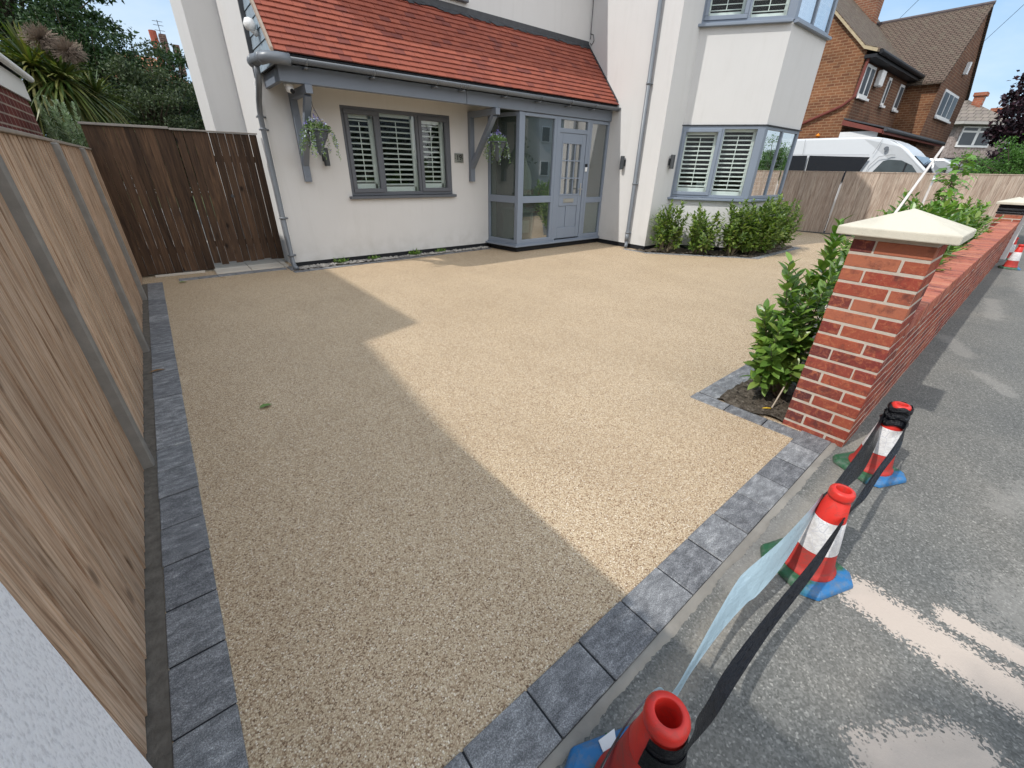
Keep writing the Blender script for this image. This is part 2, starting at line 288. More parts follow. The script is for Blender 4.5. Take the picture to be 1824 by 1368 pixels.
m_red = M('red_plastic', .45, .4); m_red.col(m_red.mix(m_red.ramp(m_red.noise(26, 7, .75, dist=.8), [(.5, 0), (.68, .7)]), m_red.mix(m_red.noise(7, 3), (.55, .028, .02), (.68, .035, .024)), (.28, .05, .04))); m_red.bump(m_red.noise(90, 3), .2, .003); m_red = m_red.m
m_dred = M('scuffed_red_plastic', .6, .3); m_dred.col(m_dred.mix(m_dred.ramp(m_dred.noise(22, 7, .78, dist=1), [(.45, 0), (.65, .75)]), (.43, .035, .028), (.20, .06, .05))); m_dred = m_dred.m
m_sleeve = M('reflective_sleeve', .45, .5); _e = m_sleeve.vor(34, feat='DISTANCE_TO_EDGE', out='Distance'); m_sleeve.col(m_sleeve.mix(m_sleeve.ramp(_e, [(.012, 0), (.04, 1)]), (.46, .46, .49), m_sleeve.mix(m_sleeve.ramp(m_sleeve.noise(18, 6, .75), [(.4, 0), (.7, 1)]), (.72, .71, .71), (.42, .40, .38)))); m_sleeve = m_sleeve.m
m_base = M('recycled_base', .55, .4); _n = m_base.noise(5, 4, .6, dist=.5); _k = m_base.math('ADD', m_base.math('MULTIPLY', m_base.sep(m_base.co, 1), -3.2), _n); m_base.col(m_base.mix(m_base.ramp(m_base.noise(30, 6, .7), [(.45, 0), (.68, .6)]), m_base.ramp(_k, [(.72, (.022, .10, .045)), (.84, (.02, .15, .36))]), (.17, .17, .155))); m_base = m_base.m
m_tape = M('black_tape', .3, .3); m_tape.col((.004, .0045, .007)); m_tape.bump(m_tape.noise(30, 5, .6, m_tape.map((.5, 2, 2))), .9, .014); m_tape = m_tape.m
m_ptape = M('pale_tape', .35, .5); m_ptape.col(m_ptape.mix(m_ptape.n('ShaderNodeNewGeometry').outputs['Backfacing'], (.05, .045, .045), (.32, .43, .49))); m_ptape.bump(m_ptape.noise(16, 5, .6, m_ptape.map((1, 4, 1))), .5, .012); m_ptape = m_ptape.m

# ------------------------------------------------------------------ ground, drive, pavement
def sheet(name, poly, z, mat, kind='structure', sub=None):
    return tag(MB().poly([(x, y, z) for x, y in poly]).build(name, mat), kind=kind)
m_grass = simple('distant_ground', (.07, .09, .04), .95, .1, var=.4, sc=.6)
sheet('ground', [(-400, -400), (500, -400), (500, 500), (-400, 500)], -.14, m_grass)
th = radians(1.17)
def wy(x): return .335+(x-2.93)*math.tan(th)
sheet('driveway', [(-.5, .40), (3.2, .45), (15.2, .72), (14.3, 9), (-.5, 9)], 0, m_resin)
tag(MB().prism([(-30, -2.3), (40, -2.3), (40, 1.2), (15.5, .9), (3, .6), (-30, .5)], -.12, -.004).build('pavement', m_tar), kind='structure')
tag(MB().box(-60, 70, -2.43, -2.302, -.13, .0).build('kerb', m_conc), kind='structure')
m_road = simple('road_asphalt', (.07, .07, .072), .9, .2, var=.25, sc=3, bump=.5)
sheet('road', [(-80, -9), (90, -9), (90, -2.43), (-80, -2.43)], -.12, m_road)
sheet('neighbour_forecourt', [(15.6, .3), (40, .8), (40, 10), (14.6, 10)], -.02, m_road)
sheet('side_passage', [(-.5, 8.05), (1.48, 8.05), (1.0, 20), (-.5, 20)], .012, simple('passage_slab', (.36, .34, .31), .9, .2, var=.2, sc=3))
# paver borders
def strip(mb, p, q, w, n, gap=.006, z0=-.05, z1=.008, jit=.002):
    p, q = Vector((*p, 0)), Vector((*q, 0)); d = (q-p); L_ = d.length; d.normalize(); nn = Vector((-d.y, d.x, 0)); s = L_/n
    for i in range(n):
        a, b = i*s+gap/2, (i+1)*s-gap/2; dz = random.uniform(-jit, jit)
        c = p+d*((a+b)/2)+nn*(w/2); c.z = (z0+z1)/2+dz
        mb.ob(c, d*((b-a)/2), nn*(w/2+random.uniform(-.001, .002)), (0, 0, (z1-z0)/2))
    mj.ob(p+d*L_/2+nn*(w/2)+Vector((0, 0, -.02)), d*(L_/2-.002), nn*(abs(w)/2-.003), (0, 0, .0235))
mb = MB(); mj = MB()
strip(mb, (-.232, .30), (-.236, 7.50), .163, 29)                # along the timber fence
strip(mb, (-.235, .337), (2.98, .398), .165, 13)                # along the pavement
strip(mb, (2.785, .500), (2.745, 1.262), -.120, 3)               # beside the pier bed
strip(mb, (2.872, 1.262), (12.9, 1.50), -.15, 50)                # along the pier bed
strip(mb, (-.05, 7.44), (1.36, 7.44), .16, 6)                   # below the gate
strip(mb, (1.50, 7.30), (1.50, 7.64), .12, 2)
strip(mb, (1.39, 7.12), (5.25, 7.26), .13, 17)                  # house bed
strip(mb, (7.62, 5.72), (7.64, 5.16), .10, 3); strip(mb, (7.60, 5.14), (9.00, 3.56), .12, 9)
strip(mb, (9.02, 3.50), (11.30, 3.54), .12, 9); strip(mb, (11.32, 3.52), (11.7, 4.6), .13, 5)
tag(mb.build('paving_border', m_paver, bevel=.004, seg=2), kind='structure'); tag(mj.build('paving_bed', m_black), kind='structure')
mb = MB()
def haunch(mb, p, q, w, z0, z1, n, up):
    p, q = Vector((*p, 0)), Vector((*q, 0)); d = (q-p)/n; nn = Vector((-d.y, d.x, 0)).normalized()*w
    A = []; B = []
    for i in range(n+1):
        a = p+d*i; b = a+nn*(1+.09*sin(i*.13)+.06*sin(i*.31+1)+random.uniform(-.13, .13)); A.append((a.x, a.y, z1)); B.append((b.x, b.y, z0))
    m_ = [((Vector(a)+Vector(b))/2+Vector((0, 0, .008))) for a, b in zip(A, B)]
    vs = A+m_+B; k = n+1
    mb.raw(vs, [(i, i+1, k+i+1, k+i) for i in range(n)]+[(k+i, k+i+1, 2*k+i+1, 2*k+i) for i in range(n)])
haunch(mb, (-.2, .335), (3.0, .396), -.034, -.0035, .002, 260, 1)
haunch2 = MB().box(-.472, -.3965, .25, 7.5, -.05, .003)
tag(mb.build('mortar_haunch', m_haunch, smooth=True), kind='structure'); tag(haunch2.build('mortar_strip', simple('dark_mortar_strip', (.13, .115, .098), .95, .05, var=.6, sc=24, bump=1, bsc=70)), kind='structure')
tag(MB().box(-.47, -.44, .2, 8, -.05, -.002).build('gravel_board', m_dconc), kind='structure')
def bumpy(name, poly, z, mat, amp, step=.05):
    xs = [p[0] for p in poly]; ys = [p[1] for p in poly]; mb = MB()
    def inside(x, y):
        c = False; j = len(poly)-1
        for i in range(len(poly)):
            (xi, yi), (xj, yj) = poly[i], poly[j]
            if (yi > y) != (yj > y) and x < (xj-xi)*(y-yi)/(yj-yi)+xi: c = not c
            j = i
        return c
    nx = int((max(xs)-min(xs))/step)+1; ny = int((max(ys)-min(ys))/step)+1; H = {}
    for i in range(nx+1):
        for j in range(ny+1): H[i, j] = (min(xs)+i*step, min(ys)+j*step, z+random.uniform(0, amp))
    for i in range(nx):
        for j in range(ny):
            x, y, _ = H[i, j]
            if inside(x+step/2, y+step/2): mb.poly([H[i, j], H[i+1, j], H[i+1, j+1], H[i, j+1]])
    o = mb.build(name, mat, smooth=True); bm = bmesh.new(); bm.from_mesh(o.data); bmesh.ops.remove_doubles(bm, verts=bm.verts, dist=1e-5); bm.to_mesh(o.data); bm.free()
    for p in o.data.polygons: p.use_smooth = True
    return tag(o, kind='structure')
bumpy('pier_bed_soil', [(2.895, .70), (3.30, .70), (3.30, .60), (13, .75), (13, 1.36), (2.87, 1.12)], .003, m_soil, .03, .04)
bumpy('house_bed_soil', [(1.5, 7.24), (5.3, 7.38), (5.3, 7.6), (1.5, 7.6)], .003, m_grav, .03, .04)
bumpy('window_bed_soil', [(7.7, 5.5), (7.72, 5.2), (9.06, 3.62), (11.3, 3.66), (11.6, 4.6), (11, 5.5)], .003, m_soil, .035, .06)
def pebbles(name, n, fx, s0, s1, mat):
    mb = MB()
    for _ in range(n):
        x, y, z = fx(); s = random.uniform(s0, s1); a = random.uniform(0, 6.3)
        vs = []
        for (u, v, w) in ((1, 0, 0), (0, 1, 0), (-1, 0, 0), (0, -1, 0), (0, 0, 1), (0, 0, -1), ):
            k = s*random.uniform(.6, 1.2); vs.append((x+(u*cos(a)-v*sin(a))*k, y+(u*sin(a)+v*cos(a))*k, z+w*k*.6))
        mb.raw(vs, [(0, 1, 4), (1, 2, 4), (2, 3, 4), (3, 0, 4), (1, 0, 5), (2, 1, 5), (3, 2, 5), (0, 3, 5)])
    return tag(mb.build(name, mat, smooth=False), kind='stuff')
tag(pebbles('loose_stones', 420, lambda: (random.uniform(1.55, 5.2), random.uniform(7.27, 7.43), .025), .01, .04, simple('loose_stone', (.36, .34, .31), .9, .2, var=.4, sc=12)), 'loose grey stones in the narrow bed under the front window', 'stones')
tag(pebbles('drive_grit', 70, lambda: (random.uniform(-.1, 6.5), random.uniform(.8, 6.8), .003), .002, .007, m_soil), 'tiny dark bits of grit scattered over the gravel drive', 'grit')
tag(pebbles('soil_crumbs', 380, lambda: (2.93+random.random()**1.5*2.5, random.uniform(.72, 1.08), .022), .004, .016, m_soil), 'crumbs of earth scattered on the soil beside the pier', 'soil')

# ------------------------------------------------------------------ main house
house = empty('white_house', (4, 8, 0), 'white rendered house with red tiled lean-to roof, glazed porch and corner bay', 'house'); HM = at(house)
def hp(mb, name, mat, parent=house, **k): return mb.build(name, mat, parent, M4=(HM if parent is house else None), **k)
P = .09; YF = 7.45
mb = MB()
# ground-floor front wall with a window opening
wx0, wx1, wz0, wz1 = 2.565, 4.475, 1.03, 2.30
for b in ((1.5, wx0, P, 5.3), (wx1, 7.9, P, 5.3), (wx0, wx1, P, wz0), (wx0, wx1, wz1, 5.3)): mb.box(b[0], b[1], YF, YF+.3, b[2], b[3])
mb.box(1.502, 1.8, YF+.3, 9.0, 0, 5.3)                                   # side wall
mb.box(1.07, 1.8, 9.0, 10.3, 0, 7.2)                                    # chimney breast on the side wall
mb.box(1.503, 1.8, 10.3, 13, 0, 5.3)
mb.box(7.87, 8.17, 5.65, 7.45, P, 5.3); mb.box(7.87, 8.17, 5.35, 5.65, P, 5.3)  # return wall of the projecting wing
mb.box(8.17, 8.52, 5.35, 5.65, P, 5.3)
wing = [(8.49, 5.36), (9.36, 4.15), (10.95, 4.15), (11.8, 5.36)]
mb.prism(wing, P, 1.02); mb.prism(wing, 2.32, 3.80); mb.prism([(8.52, 5.40), (11.8, 5.40), (11.8, 5.8), (8.52, 5.8)], 0, 5.3)
mb.prism(wing, 5.0, 5.6)
mb.box(11.8, 12.1, 5.38, 13, 0, 5.3); mb.box(1.803, 11.8, 12.7, 13, 0, 5.3)
hp(mb, 'wall', m_render)
mb = MB(); e = .012
mb.box(1.5+e, 5.32, YF+e, YF+.2, 0, P-.001); mb.box(7.87+e, 8.1, 5.35+e, 7.45, 0, P-.001); mb.box(8.1, 8.5, 5.35+e, 5.6, 0, P-.001)
mb.prism([(8.5, 5.36), (9.366, 4.165), (10.94, 4.165), (11.78, 5.36)], 0, P-.001)
mb.prism([(5.32, 7.44), (5.45, 6.68), (7.87, 6.68), (7.87, 7.44)], 0, P-.001)
hp(mb, 'plinth', m_black)
# interior floor / dark lining so nothing glows through the windows
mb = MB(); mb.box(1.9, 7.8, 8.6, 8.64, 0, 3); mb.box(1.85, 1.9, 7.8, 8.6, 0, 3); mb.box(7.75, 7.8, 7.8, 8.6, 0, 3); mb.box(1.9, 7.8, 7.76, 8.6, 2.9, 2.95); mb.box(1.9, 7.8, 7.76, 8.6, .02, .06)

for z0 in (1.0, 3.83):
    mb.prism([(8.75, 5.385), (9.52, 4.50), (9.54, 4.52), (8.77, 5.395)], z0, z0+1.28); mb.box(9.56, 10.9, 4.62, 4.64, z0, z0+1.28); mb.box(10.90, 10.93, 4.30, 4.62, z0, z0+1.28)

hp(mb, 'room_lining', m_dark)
# main roof (above the frame; throws the shadow on the wing)
mb = MB(); m_rooft = tile_tex('house_roof_tile', 0, (.2, .07, .045), (.26, .09, .05), .1, .17)
mb.ext([(1.2, 7.18, 5.18), (8.0, 7.18, 5.18), (8.0, 10.2, 7.6), (1.2, 10.2, 7.6)], (0, 0, .12)); mb.ext([(1.2, 10.2, 7.6), (12.3, 10.2, 7.6), (12.3, 13.3, 5.1), (1.2, 13.3, 5.1)], (0, 0, .12))
mb.ext([(7.7, 5.0, 5.3), (9.9, 5.0, 7.0), (9.9, 10.2, 7.0), (7.7, 10.2, 5.3)], (0, 0, .12)); mb.ext([(12.1, 5.0, 5.3), (9.9, 5.0, 7.0), (9.9, 10.2, 7.0), (12.1, 10.2, 5.3)], (0, 0, .12))
hp(mb, 'main_roof', m_rooft)
tag(hp(MB().box(1.2, 7.86, 7.2, 7.45, 5.02, 5.17), 'roof_soffit', m_grey))
# lean-to roof of real tiles
rx0, rx1, ry0, rz0, ry1, rz1 = 1.56, 7.87, 6.50, 2.675, 7.45, 3.74
sl = Vector((0, ry1-ry0, rz1-rz0)); RL = sl.length; sd = sl.normalized(); sn = Vector((0, -sd.z, sd.y))
mb = MB(); mb.cur = 1
mb.ext([(rx0+.01, ry0+.02, rz0-.03), (rx1, ry0+.02, rz0-.03), (rx1, ry1, rz1-.04), (rx0+.01, ry1, rz1-.04)], sn*.012); mb.cur = 0
nr = 15; tw = .155; cs = RL/nr
for r in range(nr):
    x = rx0-(tw/2 if r % 2 else 0)
    while x < rx1-.01:
        a = max(x+.0015, rx0); b = min(x+tw-.0015, rx1-.003)
        if b-a > .01:
            lo = Vector((0, ry0, rz0))+sd*(r*cs-.012); hi = lo+sd*(cs+.02); k = random.uniform(-.003, .003)
            c = [Vector((a, lo.y, lo.z))+sn*(.024+k), Vector((b, lo.y, lo.z))+sn*(.024-k), Vector((b, hi.y, hi.z))+sn*.004, Vector((a, hi.y, hi.z))+sn*.004]
            mb.hexa([p-sn*.016 for p in c]+c)
        x += tw
hp(mb, 'lean_to_roof', [m_tile, m_lead])
mb = MB(); n = 62
for i in range(n):       # lead flashing with a ragged lower edge
    a = rx0+(rx1-rx0)*i/n; b = rx0+(rx1-rx0)*(i+1)/n; d1 = random.uniform(.055, .12); d2 = random.uniform(.055, .12)
    pa = Vector((a, ry1, rz1))-sd*d1+sn*.034; pb = Vector((b, ry1, rz1))-sd*d2+sn*.034
    mb.poly([pa, pb, (b, ry1-.006, rz1+.012), (a, ry1-.006, rz1+.012)]); mb.poly([(a, ry1-.006, rz1+.012), (b, ry1-.006, rz1+.012), (b, ry1-.004, rz1+.09), (a, ry1-.004, rz1+.09)])
mb.ext([(rx1-.02, ry0, rz0+.02), (rx1-.02, ry1, rz1+.02), (rx1-.02, ry1, rz1+.06), (rx1-.02, ry0, rz0+.06)], (.016, 0, 0))
hp(mb, 'roof_flashing', m_lead)
# verge and slate-hung cheek on the left end
mb = MB(); mb.ext([(rx0-.03, ry0-.03, rz0-.045), (rx0-.03, ry1, rz1-.045), (rx0-.03, ry1, rz1+.02), (rx0-.03, ry0-.03, rz0+.02)], (.03, 0, 0)); hp(mb, 'verge', simple('verge_mortar', (.33, .27, .22), .9, .2, var=.2, sc=20))
mb = MB(); hh = 0
for r in range(9):
    z = 2.54+r*.13; y0 = ry0+(z-rz0)/(rz1-rz0)*(ry1-ry0); y0 = max(y0, ry0)
    y = YF-.004; j = 0
    while y > y0+.02:
        w = .19 if (j or r % 2) else .1; ya = max(y-w, y0); zt = min(z+.13, rz0+(ya-ry0)/(ry1-ry0)*(rz1-rz0)-.02)
        ztb = min(z+.13, rz0+(y-ry0)/(ry1-ry0)*(rz1-rz0)-.02)
        if ztb > z+.01: mb.ext([(1.535, ya+.003, z), (1.535, y-.003, z), (1.545, y-.003, ztb-.006), (1.545, ya+.003, max(zt, z+.004))], (.012, 0, 0))
        y -= w; j += 1
hp(mb, 'slate_cheek', m_slate)
mb = MB(); mb.ext([(1.56, ry0+.1, 2.56), (1.56, YF, 2.56), (1.56, YF, rz1-.06), (1.56, ry0+.1, rz0)], (.05, 0, 0)); mb.box(1.49, 1.54, YF-.045, YF-.002, 2.5, 5.0); hp(mb, 'cheek_backing', m_lead)
# beam, soffit
mb = MB(); mb.box(1.60, 4.31, 6.62, 6.72, 2.395, 2.575); mb.box(4.314, 7.868, 6.62, 6.72, 2.395, 2.575); mb.box(1.60, 1.655, 6.722, YF-.002, 2.40, 2.54); hp(mb, 'eaves_beam', m_grey, bevel=.004)
mb = MB(); mb.box(1.66, 7.868, 6.72, YF-.002, 2.52, 2.54); hp(mb, 'soffit', simple('soffit_board', (.6, .58, .54), .7, .2))
# gutter and downpipe
gy, gz = 6.475, 2.60
def half_gutter(mb, x0, x1, r=.056):
    n = 10; vs = []; 
    for x in (x0, x1):
        for rr in (r, r-.005):
            for k in range(n+1):
                a = pi+pi*k/n; vs.append((x, gy+rr*cos(a), gz+.022+rr*sin(a)))
    k = n+1; fs = []
    for i in range(n):
        fs += [(i, i+1, 2*k+i+1, 2*k+i), (k+i+1, k+i, 3*k+i, 3*k+i+1), (i+1, i, k+i, k+i+1), (2*k+i, 2*k+i+1, 3*k+i+1, 3*k+i)]
    fs += [(0, 2*k, 3*k, k), (n, k+n, 3*k+n, 2*k+n)]
    mb.raw(vs, fs)
mb = MB(); half_gutter(mb, 1.66, 7.865)
for x in (1.9, 2.75, 3.7, 4.1, 4.17, 4.24, 5.0, 5.75, 6.5, 7.15): half_gutter(mb, x-.014, x+.014, .0625)
half_gutter(mb, 7.82, 7.866, .064)
for x in (1.9, 2.75, 3.7, 4.17, 5.0, 5.75, 6.5, 7.15): mb.box(x-.015, x+.015, 6.475, 6.66, 2.535, 2.55)
hp(mb, 'gutter', m_pipe, smooth=True)
mb = MB(); mb.tube([(1.72, 6.475, 2.60), (1.60, 6.475, 2.60), (1.50, 6.50, 2.60), (1.45, 6.57, 2.60), (1.42, 6.70, 2.60), (1.40, 6.84, 2.595)], .062, 14)
mb.tube([(1.405, 6.80, 2.595), (1.40, 6.87, 2.59)], .07, 14); mb.tube([(1.455, 6.56, 2.60), (1.437, 6.64, 2.60)], .068, 14)
mb.tube([(1.41, 6.80, 2.56), (1.41, 6.82, 2.44), (1.42, 6.95, 2.35), (1.44, 7.22, 2.24), (1.445, 7.34, 2.14), (1.445, 7.38, 2.04), (1.445, 7.385, 1.6), (1.445, 7.39, .12), (1.45, 7.34, .05), (1.46, 7.27, .035)], .035, 12)
for z in (.2, .75, 1.9, 2.05): mb.tube([(1.445, 7.388, z), (1.445, 7.388, z+.03)], .042, 12); mb.box(1.40, 1.52, 7.41, 7.448, z, z+.02)
hp(mb, 'downpipe', m_pipe, smooth=True)
mb = MB(); mb.tube([(1.482, 7.425, .1), (1.478, 7.42, 2.2), (1.47, 7.3, 2.4)], .012, 8); mb.box(1.485, 1.5, 7.5, 7.56, 2.35, 2.47); hp(mb, 'white_cable_pipe', m_white)
mb = MB(); py = 5.78
mb.tube([(7.80, py, 5.2), (7.80, py, .16), (7.785, py-.02, .07), (7.74, py-.04, .03)], .038, 14)
for z in (4.7, 2.93, 1.25, .30): mb.tube([(7.80, py, z), (7.80, py, z+.035)], .046, 14); mb.box(7.83, 7.868, py-.05, py+.05, z, z+.025)
mb.tube([(7.80, py, .30), (7.80, py, .14)], .043, 14)
hp(mb, 'downpipe', m_pipe, smooth=True)
mb = MB(); mb.tube([(7.863, 7.42, 5), (7.863, 7.41, 3.86)], .006, 6); mb.tube([(7.863, 7.42, 3.95), (7.855, 7.33, 3.92), (7.855, 7.30, 3.82), (7.86, 7.36, 3.76), (7.862, 7.41, 3.8)], .006, 6); hp(mb, 'wall_cable', m_lead)
# gallows brackets
def bracket(x):
    mb = MB(); w = .045
    mb.box(x-w, x+w, YF-.085, YF-.002, 1.26, 2.39); mb.box(x-w, x+w, 6.58, YF-.087, 2.295, 2.39)
    a = Vector((x, YF-.075, 1.52)); b = Vector((x, 6.70, 2.28)); d = (b-a).normalized(); n_ = Vector((0, d.z, -d.y))
    mb.ob((a+b)/2, (w-.004, 0, 0), d*((b-a).length/2+.02), n_*.042)
    for z in (1.33, 1.7, 2.1): mb.lathe([(0, 0), (.012, .0), (.012, .004), (0, .006)], (0, 0, 0), 8) if False else mb.tube([(x, YF-.085, z), (x, YF-.092, z)], .012, 8)
    return hp(mb, 'bracket', m_grey, bevel=.004)
bracket(1.915); bracket(4.90)
# plate, lights, cameras
mb = MB(); mb.box(4.545, 4.735, YF-.012, YF-.001, 1.575, 1.725); num = hp(mb, 'number_plate', m_steel)
def text_mesh(txt, size, name, mat, parent, mat4, depth=.002):
    cu = bpy.data.curves.new(name, 'FONT'); cu.body = txt; cu.size = size; cu.extrude = depth; cu.align_x = 'CENTER'; cu.align_y = 'CENTER'
    t = bpy.data.objects.new(name, cu); me = bpy.data.meshes.new_from_object(t); bpy.data.objects.remove(t)
    me.materials.clear(); me.materials.append(mat); o = bpy.data.objects.new(name, me); C.objects.link(o); o.parent = parent; o.matrix_basis = mat4; return o
text_mesh('19', .12, 'digits', m_black, num, Matrix.Translation((4.64, YF-.014, 1.655)) @ Matrix.Rotation(pi/2, 4, 'X'))
for b in ((4.60, 4.68, 1.592, 1.598), (4.56, 4.572, 1.64, 1.652), (4.708, 4.72, 1.64, 1.652)): MB().box(b[0], b[1], YF-.0135, YF-.012, b[2], b[3]).build('plate_mark', m_black, num)
def updown(x, y, z, nrm):
    n_ = Vector(nrm); c = Vector((x, y, z)); mb = MB(); s = n_.cross(Vector((0, 0, 1)))
    mb.ob(c+n_*.012, s*.045, n_*.012, (0, 0, .06)); p = c+n_*.065
    mb.tube([p+Vector((0, 0, -.12)), p+Vector((0, 0, .12))], .042, 16); mb.ob(c+n_*.035, s*.02, n_*.03, (0, 0, .03))
    o = hp(mb, 'wall_light', simple('light_body', (.05, .055, .06), .35, .5)); mb = MB(); 
    for k in (.121, -.121): MB().tube([p+Vector((0, 0, k)), p+Vector((0, 0, k*1.04))], .036, 16).build('light_lens', m_steel, o)
    return o
updown(7.87, 6.17, 1.645, (-1, 0, 0)); updown(8.25, 5.35, 1.675, (0, -1, 0)); updown(2.23, YF, 1.60, (0, -1, 0))
mb = MB(); mb.lathe([(.0, .0), (.055, 0), (.055, -.03), (.045, -.035)], (1.73, 6.78, 2.40), 16); mb.lathe([(0.0, .05), (.035, .04), (.05, 0), (.04, -.035), (.0, -.05)], (1.735, 6.77, 2.345), 16)
cmo = hp(mb, 'security_camera', m_white, smooth=True); MB().tube([(1.745, 6.74, 2.325), (1.755, 6.715, 2.305)], .024, 12).build('camera_lens', m_black, cmo)
mb = MB(); mb.lathe([(0.0, .07), (.045, .055), (.07, .0), (.05, -.05), (.0, -.07)], (1.46, 6.92, 2.96), 16); mb.tube([(1.47, 6.92, 2.93), (1.53, 6.95, 2.88)], .035, 10)
hp(mb, 'security_camera', m_white, smooth=True)

# windows -------------------------------------------------------
def window(name, O, ax, n_, W_, z0, z1, splits, frame, opens=(), depth=.06, sill=.0, shutters=True, parent=house, fw=.055, sillmat=None, extra='', gl=None):
    """O: left bottom corner on the wall face seen from outside, ax: unit vector to the right, n_: outward normal"""
    O = Vector(O); ax = Vector(ax); n_ = Vector(n_); Z = Vector((0, 0, 1)); mb = MB()
    def bar(mb, a, b, c, d, o0, o1): mb.ob(O+ax*(a+b)/2+Z*((c+d)/2)+n_*((o0+o1)/2), ax*((b-a)/2), n_*((o1-o0)/2), Z*((d-c)/2))
    H = z1-z0; xs = [0]+list(splits)+[W_]
    bar(mb, 0, W_, 0, fw, -depth, 0); bar(mb, 0, W_, H-fw, H, -depth, 0)
    for i, x in enumerate(xs):
        a, b = (x, x+fw) if i == 0 else ((x-fw, x) if i == len(xs)-1 else (x-fw/2, x+fw/2)); bar(mb, a, b, fw, H-fw, -depth, 0)
    fo = mb.build(name, frame, parent, M4=(HM if parent is house else None), bevel=.003)
    panes = MB(); sh = MB()
    for i in range(len(xs)-1):
        a = xs[i]+(fw if i == 0 else fw/2); b = xs[i+1]-(fw if i == len(xs)-2 else fw/2); c, d = fw, H-fw
        if i in opens:
            cm = MB(); k = .05; e = .012
            bar(cm, a-e, b+e, c-e, c+k, -depth+.01, .018); bar(cm, a-e, b+e, d-k, d+e, -depth+.01, .018); bar(cm, a-e, a+k, c+k, d-k, -depth+.01, .018); bar(cm, b-k, b+e, c+k, d-k, -depth+.01, .018)
            cm.build('casement', frame, fo, bevel=.005); a += k; b -= k; c += k; d -= k
        bar(panes, a-.005, b+.005, c-.005, d+.005, -.03, -.026)
        if shutters:
            s0, s1 = -depth-.10, -depth-.07
            bar(sh, a-.04, a+.035, c-.02, d+.02, s0, s1); bar(sh, b-.035, b+.04, c-.02, d+.02, s0, s1); bar(sh, a, b, c-.02, c+.07, s0, s1); bar(sh, a, b, d-.04, d+.02, s0, s1)
            zz = c+.105
            while zz < d-.05:
                t = Vector((0, 0, 1))*.006+n_*.0; 
                sh.ob(O+ax*(a+b)/2+Z*zz+n_*(s0+.015), ax*((b-a)/2-.02), n_*.027-Z*.008, Z*.005+n_*.001); zz += .079
            sh.ob(O+ax*((a+b)/2)+Z*((c+d)/2)+n_*(s1+.025), ax*.006, n_*.004, Z*((d-c)/2-.09))
    panes.build('pane', gl or m_glass, fo)
    if shutters: sh.build('shutter', m_slat, fo)
    if sill:
        sm = MB(); sm.ob(O+ax*(W_/2)-Z*.028+n_*(.03), ax*(W_/2+.05), n_*.045, Z*.022); sm.build('sill', sillmat or frame, fo, bevel=.006)
    return fo
window('front_window', (wx0, YF-.0, 1.05), (1, 0, 0), (0, -1, 0), wx1-wx0, 1.05, 2.30, (.585, 1.27), m_dframe, (0, 2), sill=1)
cd = Vector((.87, -1.21, 0)).normalized(); cn = Vector((cd.y, -cd.x, 0)); CW = 1.49
window('bay_window', Vector((8.49, 5.36, 1.04))+cn*.002, cd, cn, CW-.07, 1.04, 2.30, (.76,), m_frame, (0,), sill=1, gl=m_glass3)
window('bay_window', (9.43, 4.152, 1.04), (1, 0, 0), (0, -1, 0), 1.50, 1.04, 2.30, (.75,), m_frame, (), sill=1)
window('bay_window', Vector((8.49, 5.36, 3.84))+cn*.002, cd, cn, CW-.07, 3.84, 5.0, (.76,), m_frame, (0,), sill=1, gl=m_glass3)
window('bay_window', (9.43, 4.152, 3.84), (1, 0, 0), (0, -1, 0), 1.50, 3.84, 5.0, (.75,), m_frame, (), sill=1)
mb = MB(); pc = Vector((9.36, 4.15, 0))
for z0, z1 in ((1.041, 2.30), (3.841, 5.0)):
    hp(MB().prism([(9.36-.05, 4.15+.066), (9.362, 4.148), (9.435, 4.150), (9.435, 4.24), (9.36, 4.24)], z0, z1), 'corner_post', m_frame, bevel=.003)
    hp(MB().box(10.93, 10.96, 4.152, 4.25, z0, z1), 'corner_post', m_frame, bevel=.003)

mb = MB()   # window head strip
for z in (2.302,): mb.prism([(8.47, 5.35), (9.355, 4.12), (10.98, 4.12), (10.98, 4.3), (9.5, 4.3), (8.7, 5.38)], z, z+.016)
hp(mb, 'window_head', m_lead)
mb = MB(); mb.prism([(8.6, 5.38), (9.42, 4.35), (10.9, 4.35), (11.6, 5.38)], 3.795, 3.83); mb.prism([(8.55, 5.37), (9.4, 4.22), (10.9, 4.22), (11.7, 5.37)], 2.30, 2.318); hp(mb, 'bay_floor', m_white)
# ornament seen through the bay
mb = MB(); mb.box(8.98, 9.13, 4.98, 5.1, .97, 1.33); hp(mb, 'window_ornament', simple('pale_ornament', (.35, .4, .42), .5), smooth=False)
# small first-floor window just above the frame
window('upper_window', (3.6, YF, 3.93), (1, 0, 0), (0, -1, 0), 1.25, 3.93, 4.9, (.62,), m_dframe, (0,), sill=1)

# porch ---------------------------------------------------------
YP = 6.65; pA = Vector((5.30, 7.448, 0)); pB = Vector((5.42, YP, 0))
sdv = (pB-pA).normalized(); snv = Vector((sdv.y, -sdv.x, 0)); SW = (pB-pA).length
pf = MB()
def pb(mb, O, ax, n_, a, b, c, d, o0=-.07, o1=0): mb.ob(O+ax*(a+b)/2+Vector((0, 0, (c+d)/2))+n_*((o0+o1)/2), ax*((b-a)/2), n_*((o1-o0)/2), Vector((0, 0, (d-c)/2)))
X1 = Vector((1, 0, 0)); Ny = Vector((0, -1, 0)); OB = Vector((5.42, YP, 0))
zb, zt = .155, 2.39
for a, b, c, d in ((0, .05, zb, zt), (SW-.06, SW, zb, zt), (.05, SW-.06, zb, zb+.07), (.05, SW-.06, zt-.06, zt), (.05, SW-.06, .905, 1.03)): pb(pf, pA, sdv, snv, a, b, c, d)
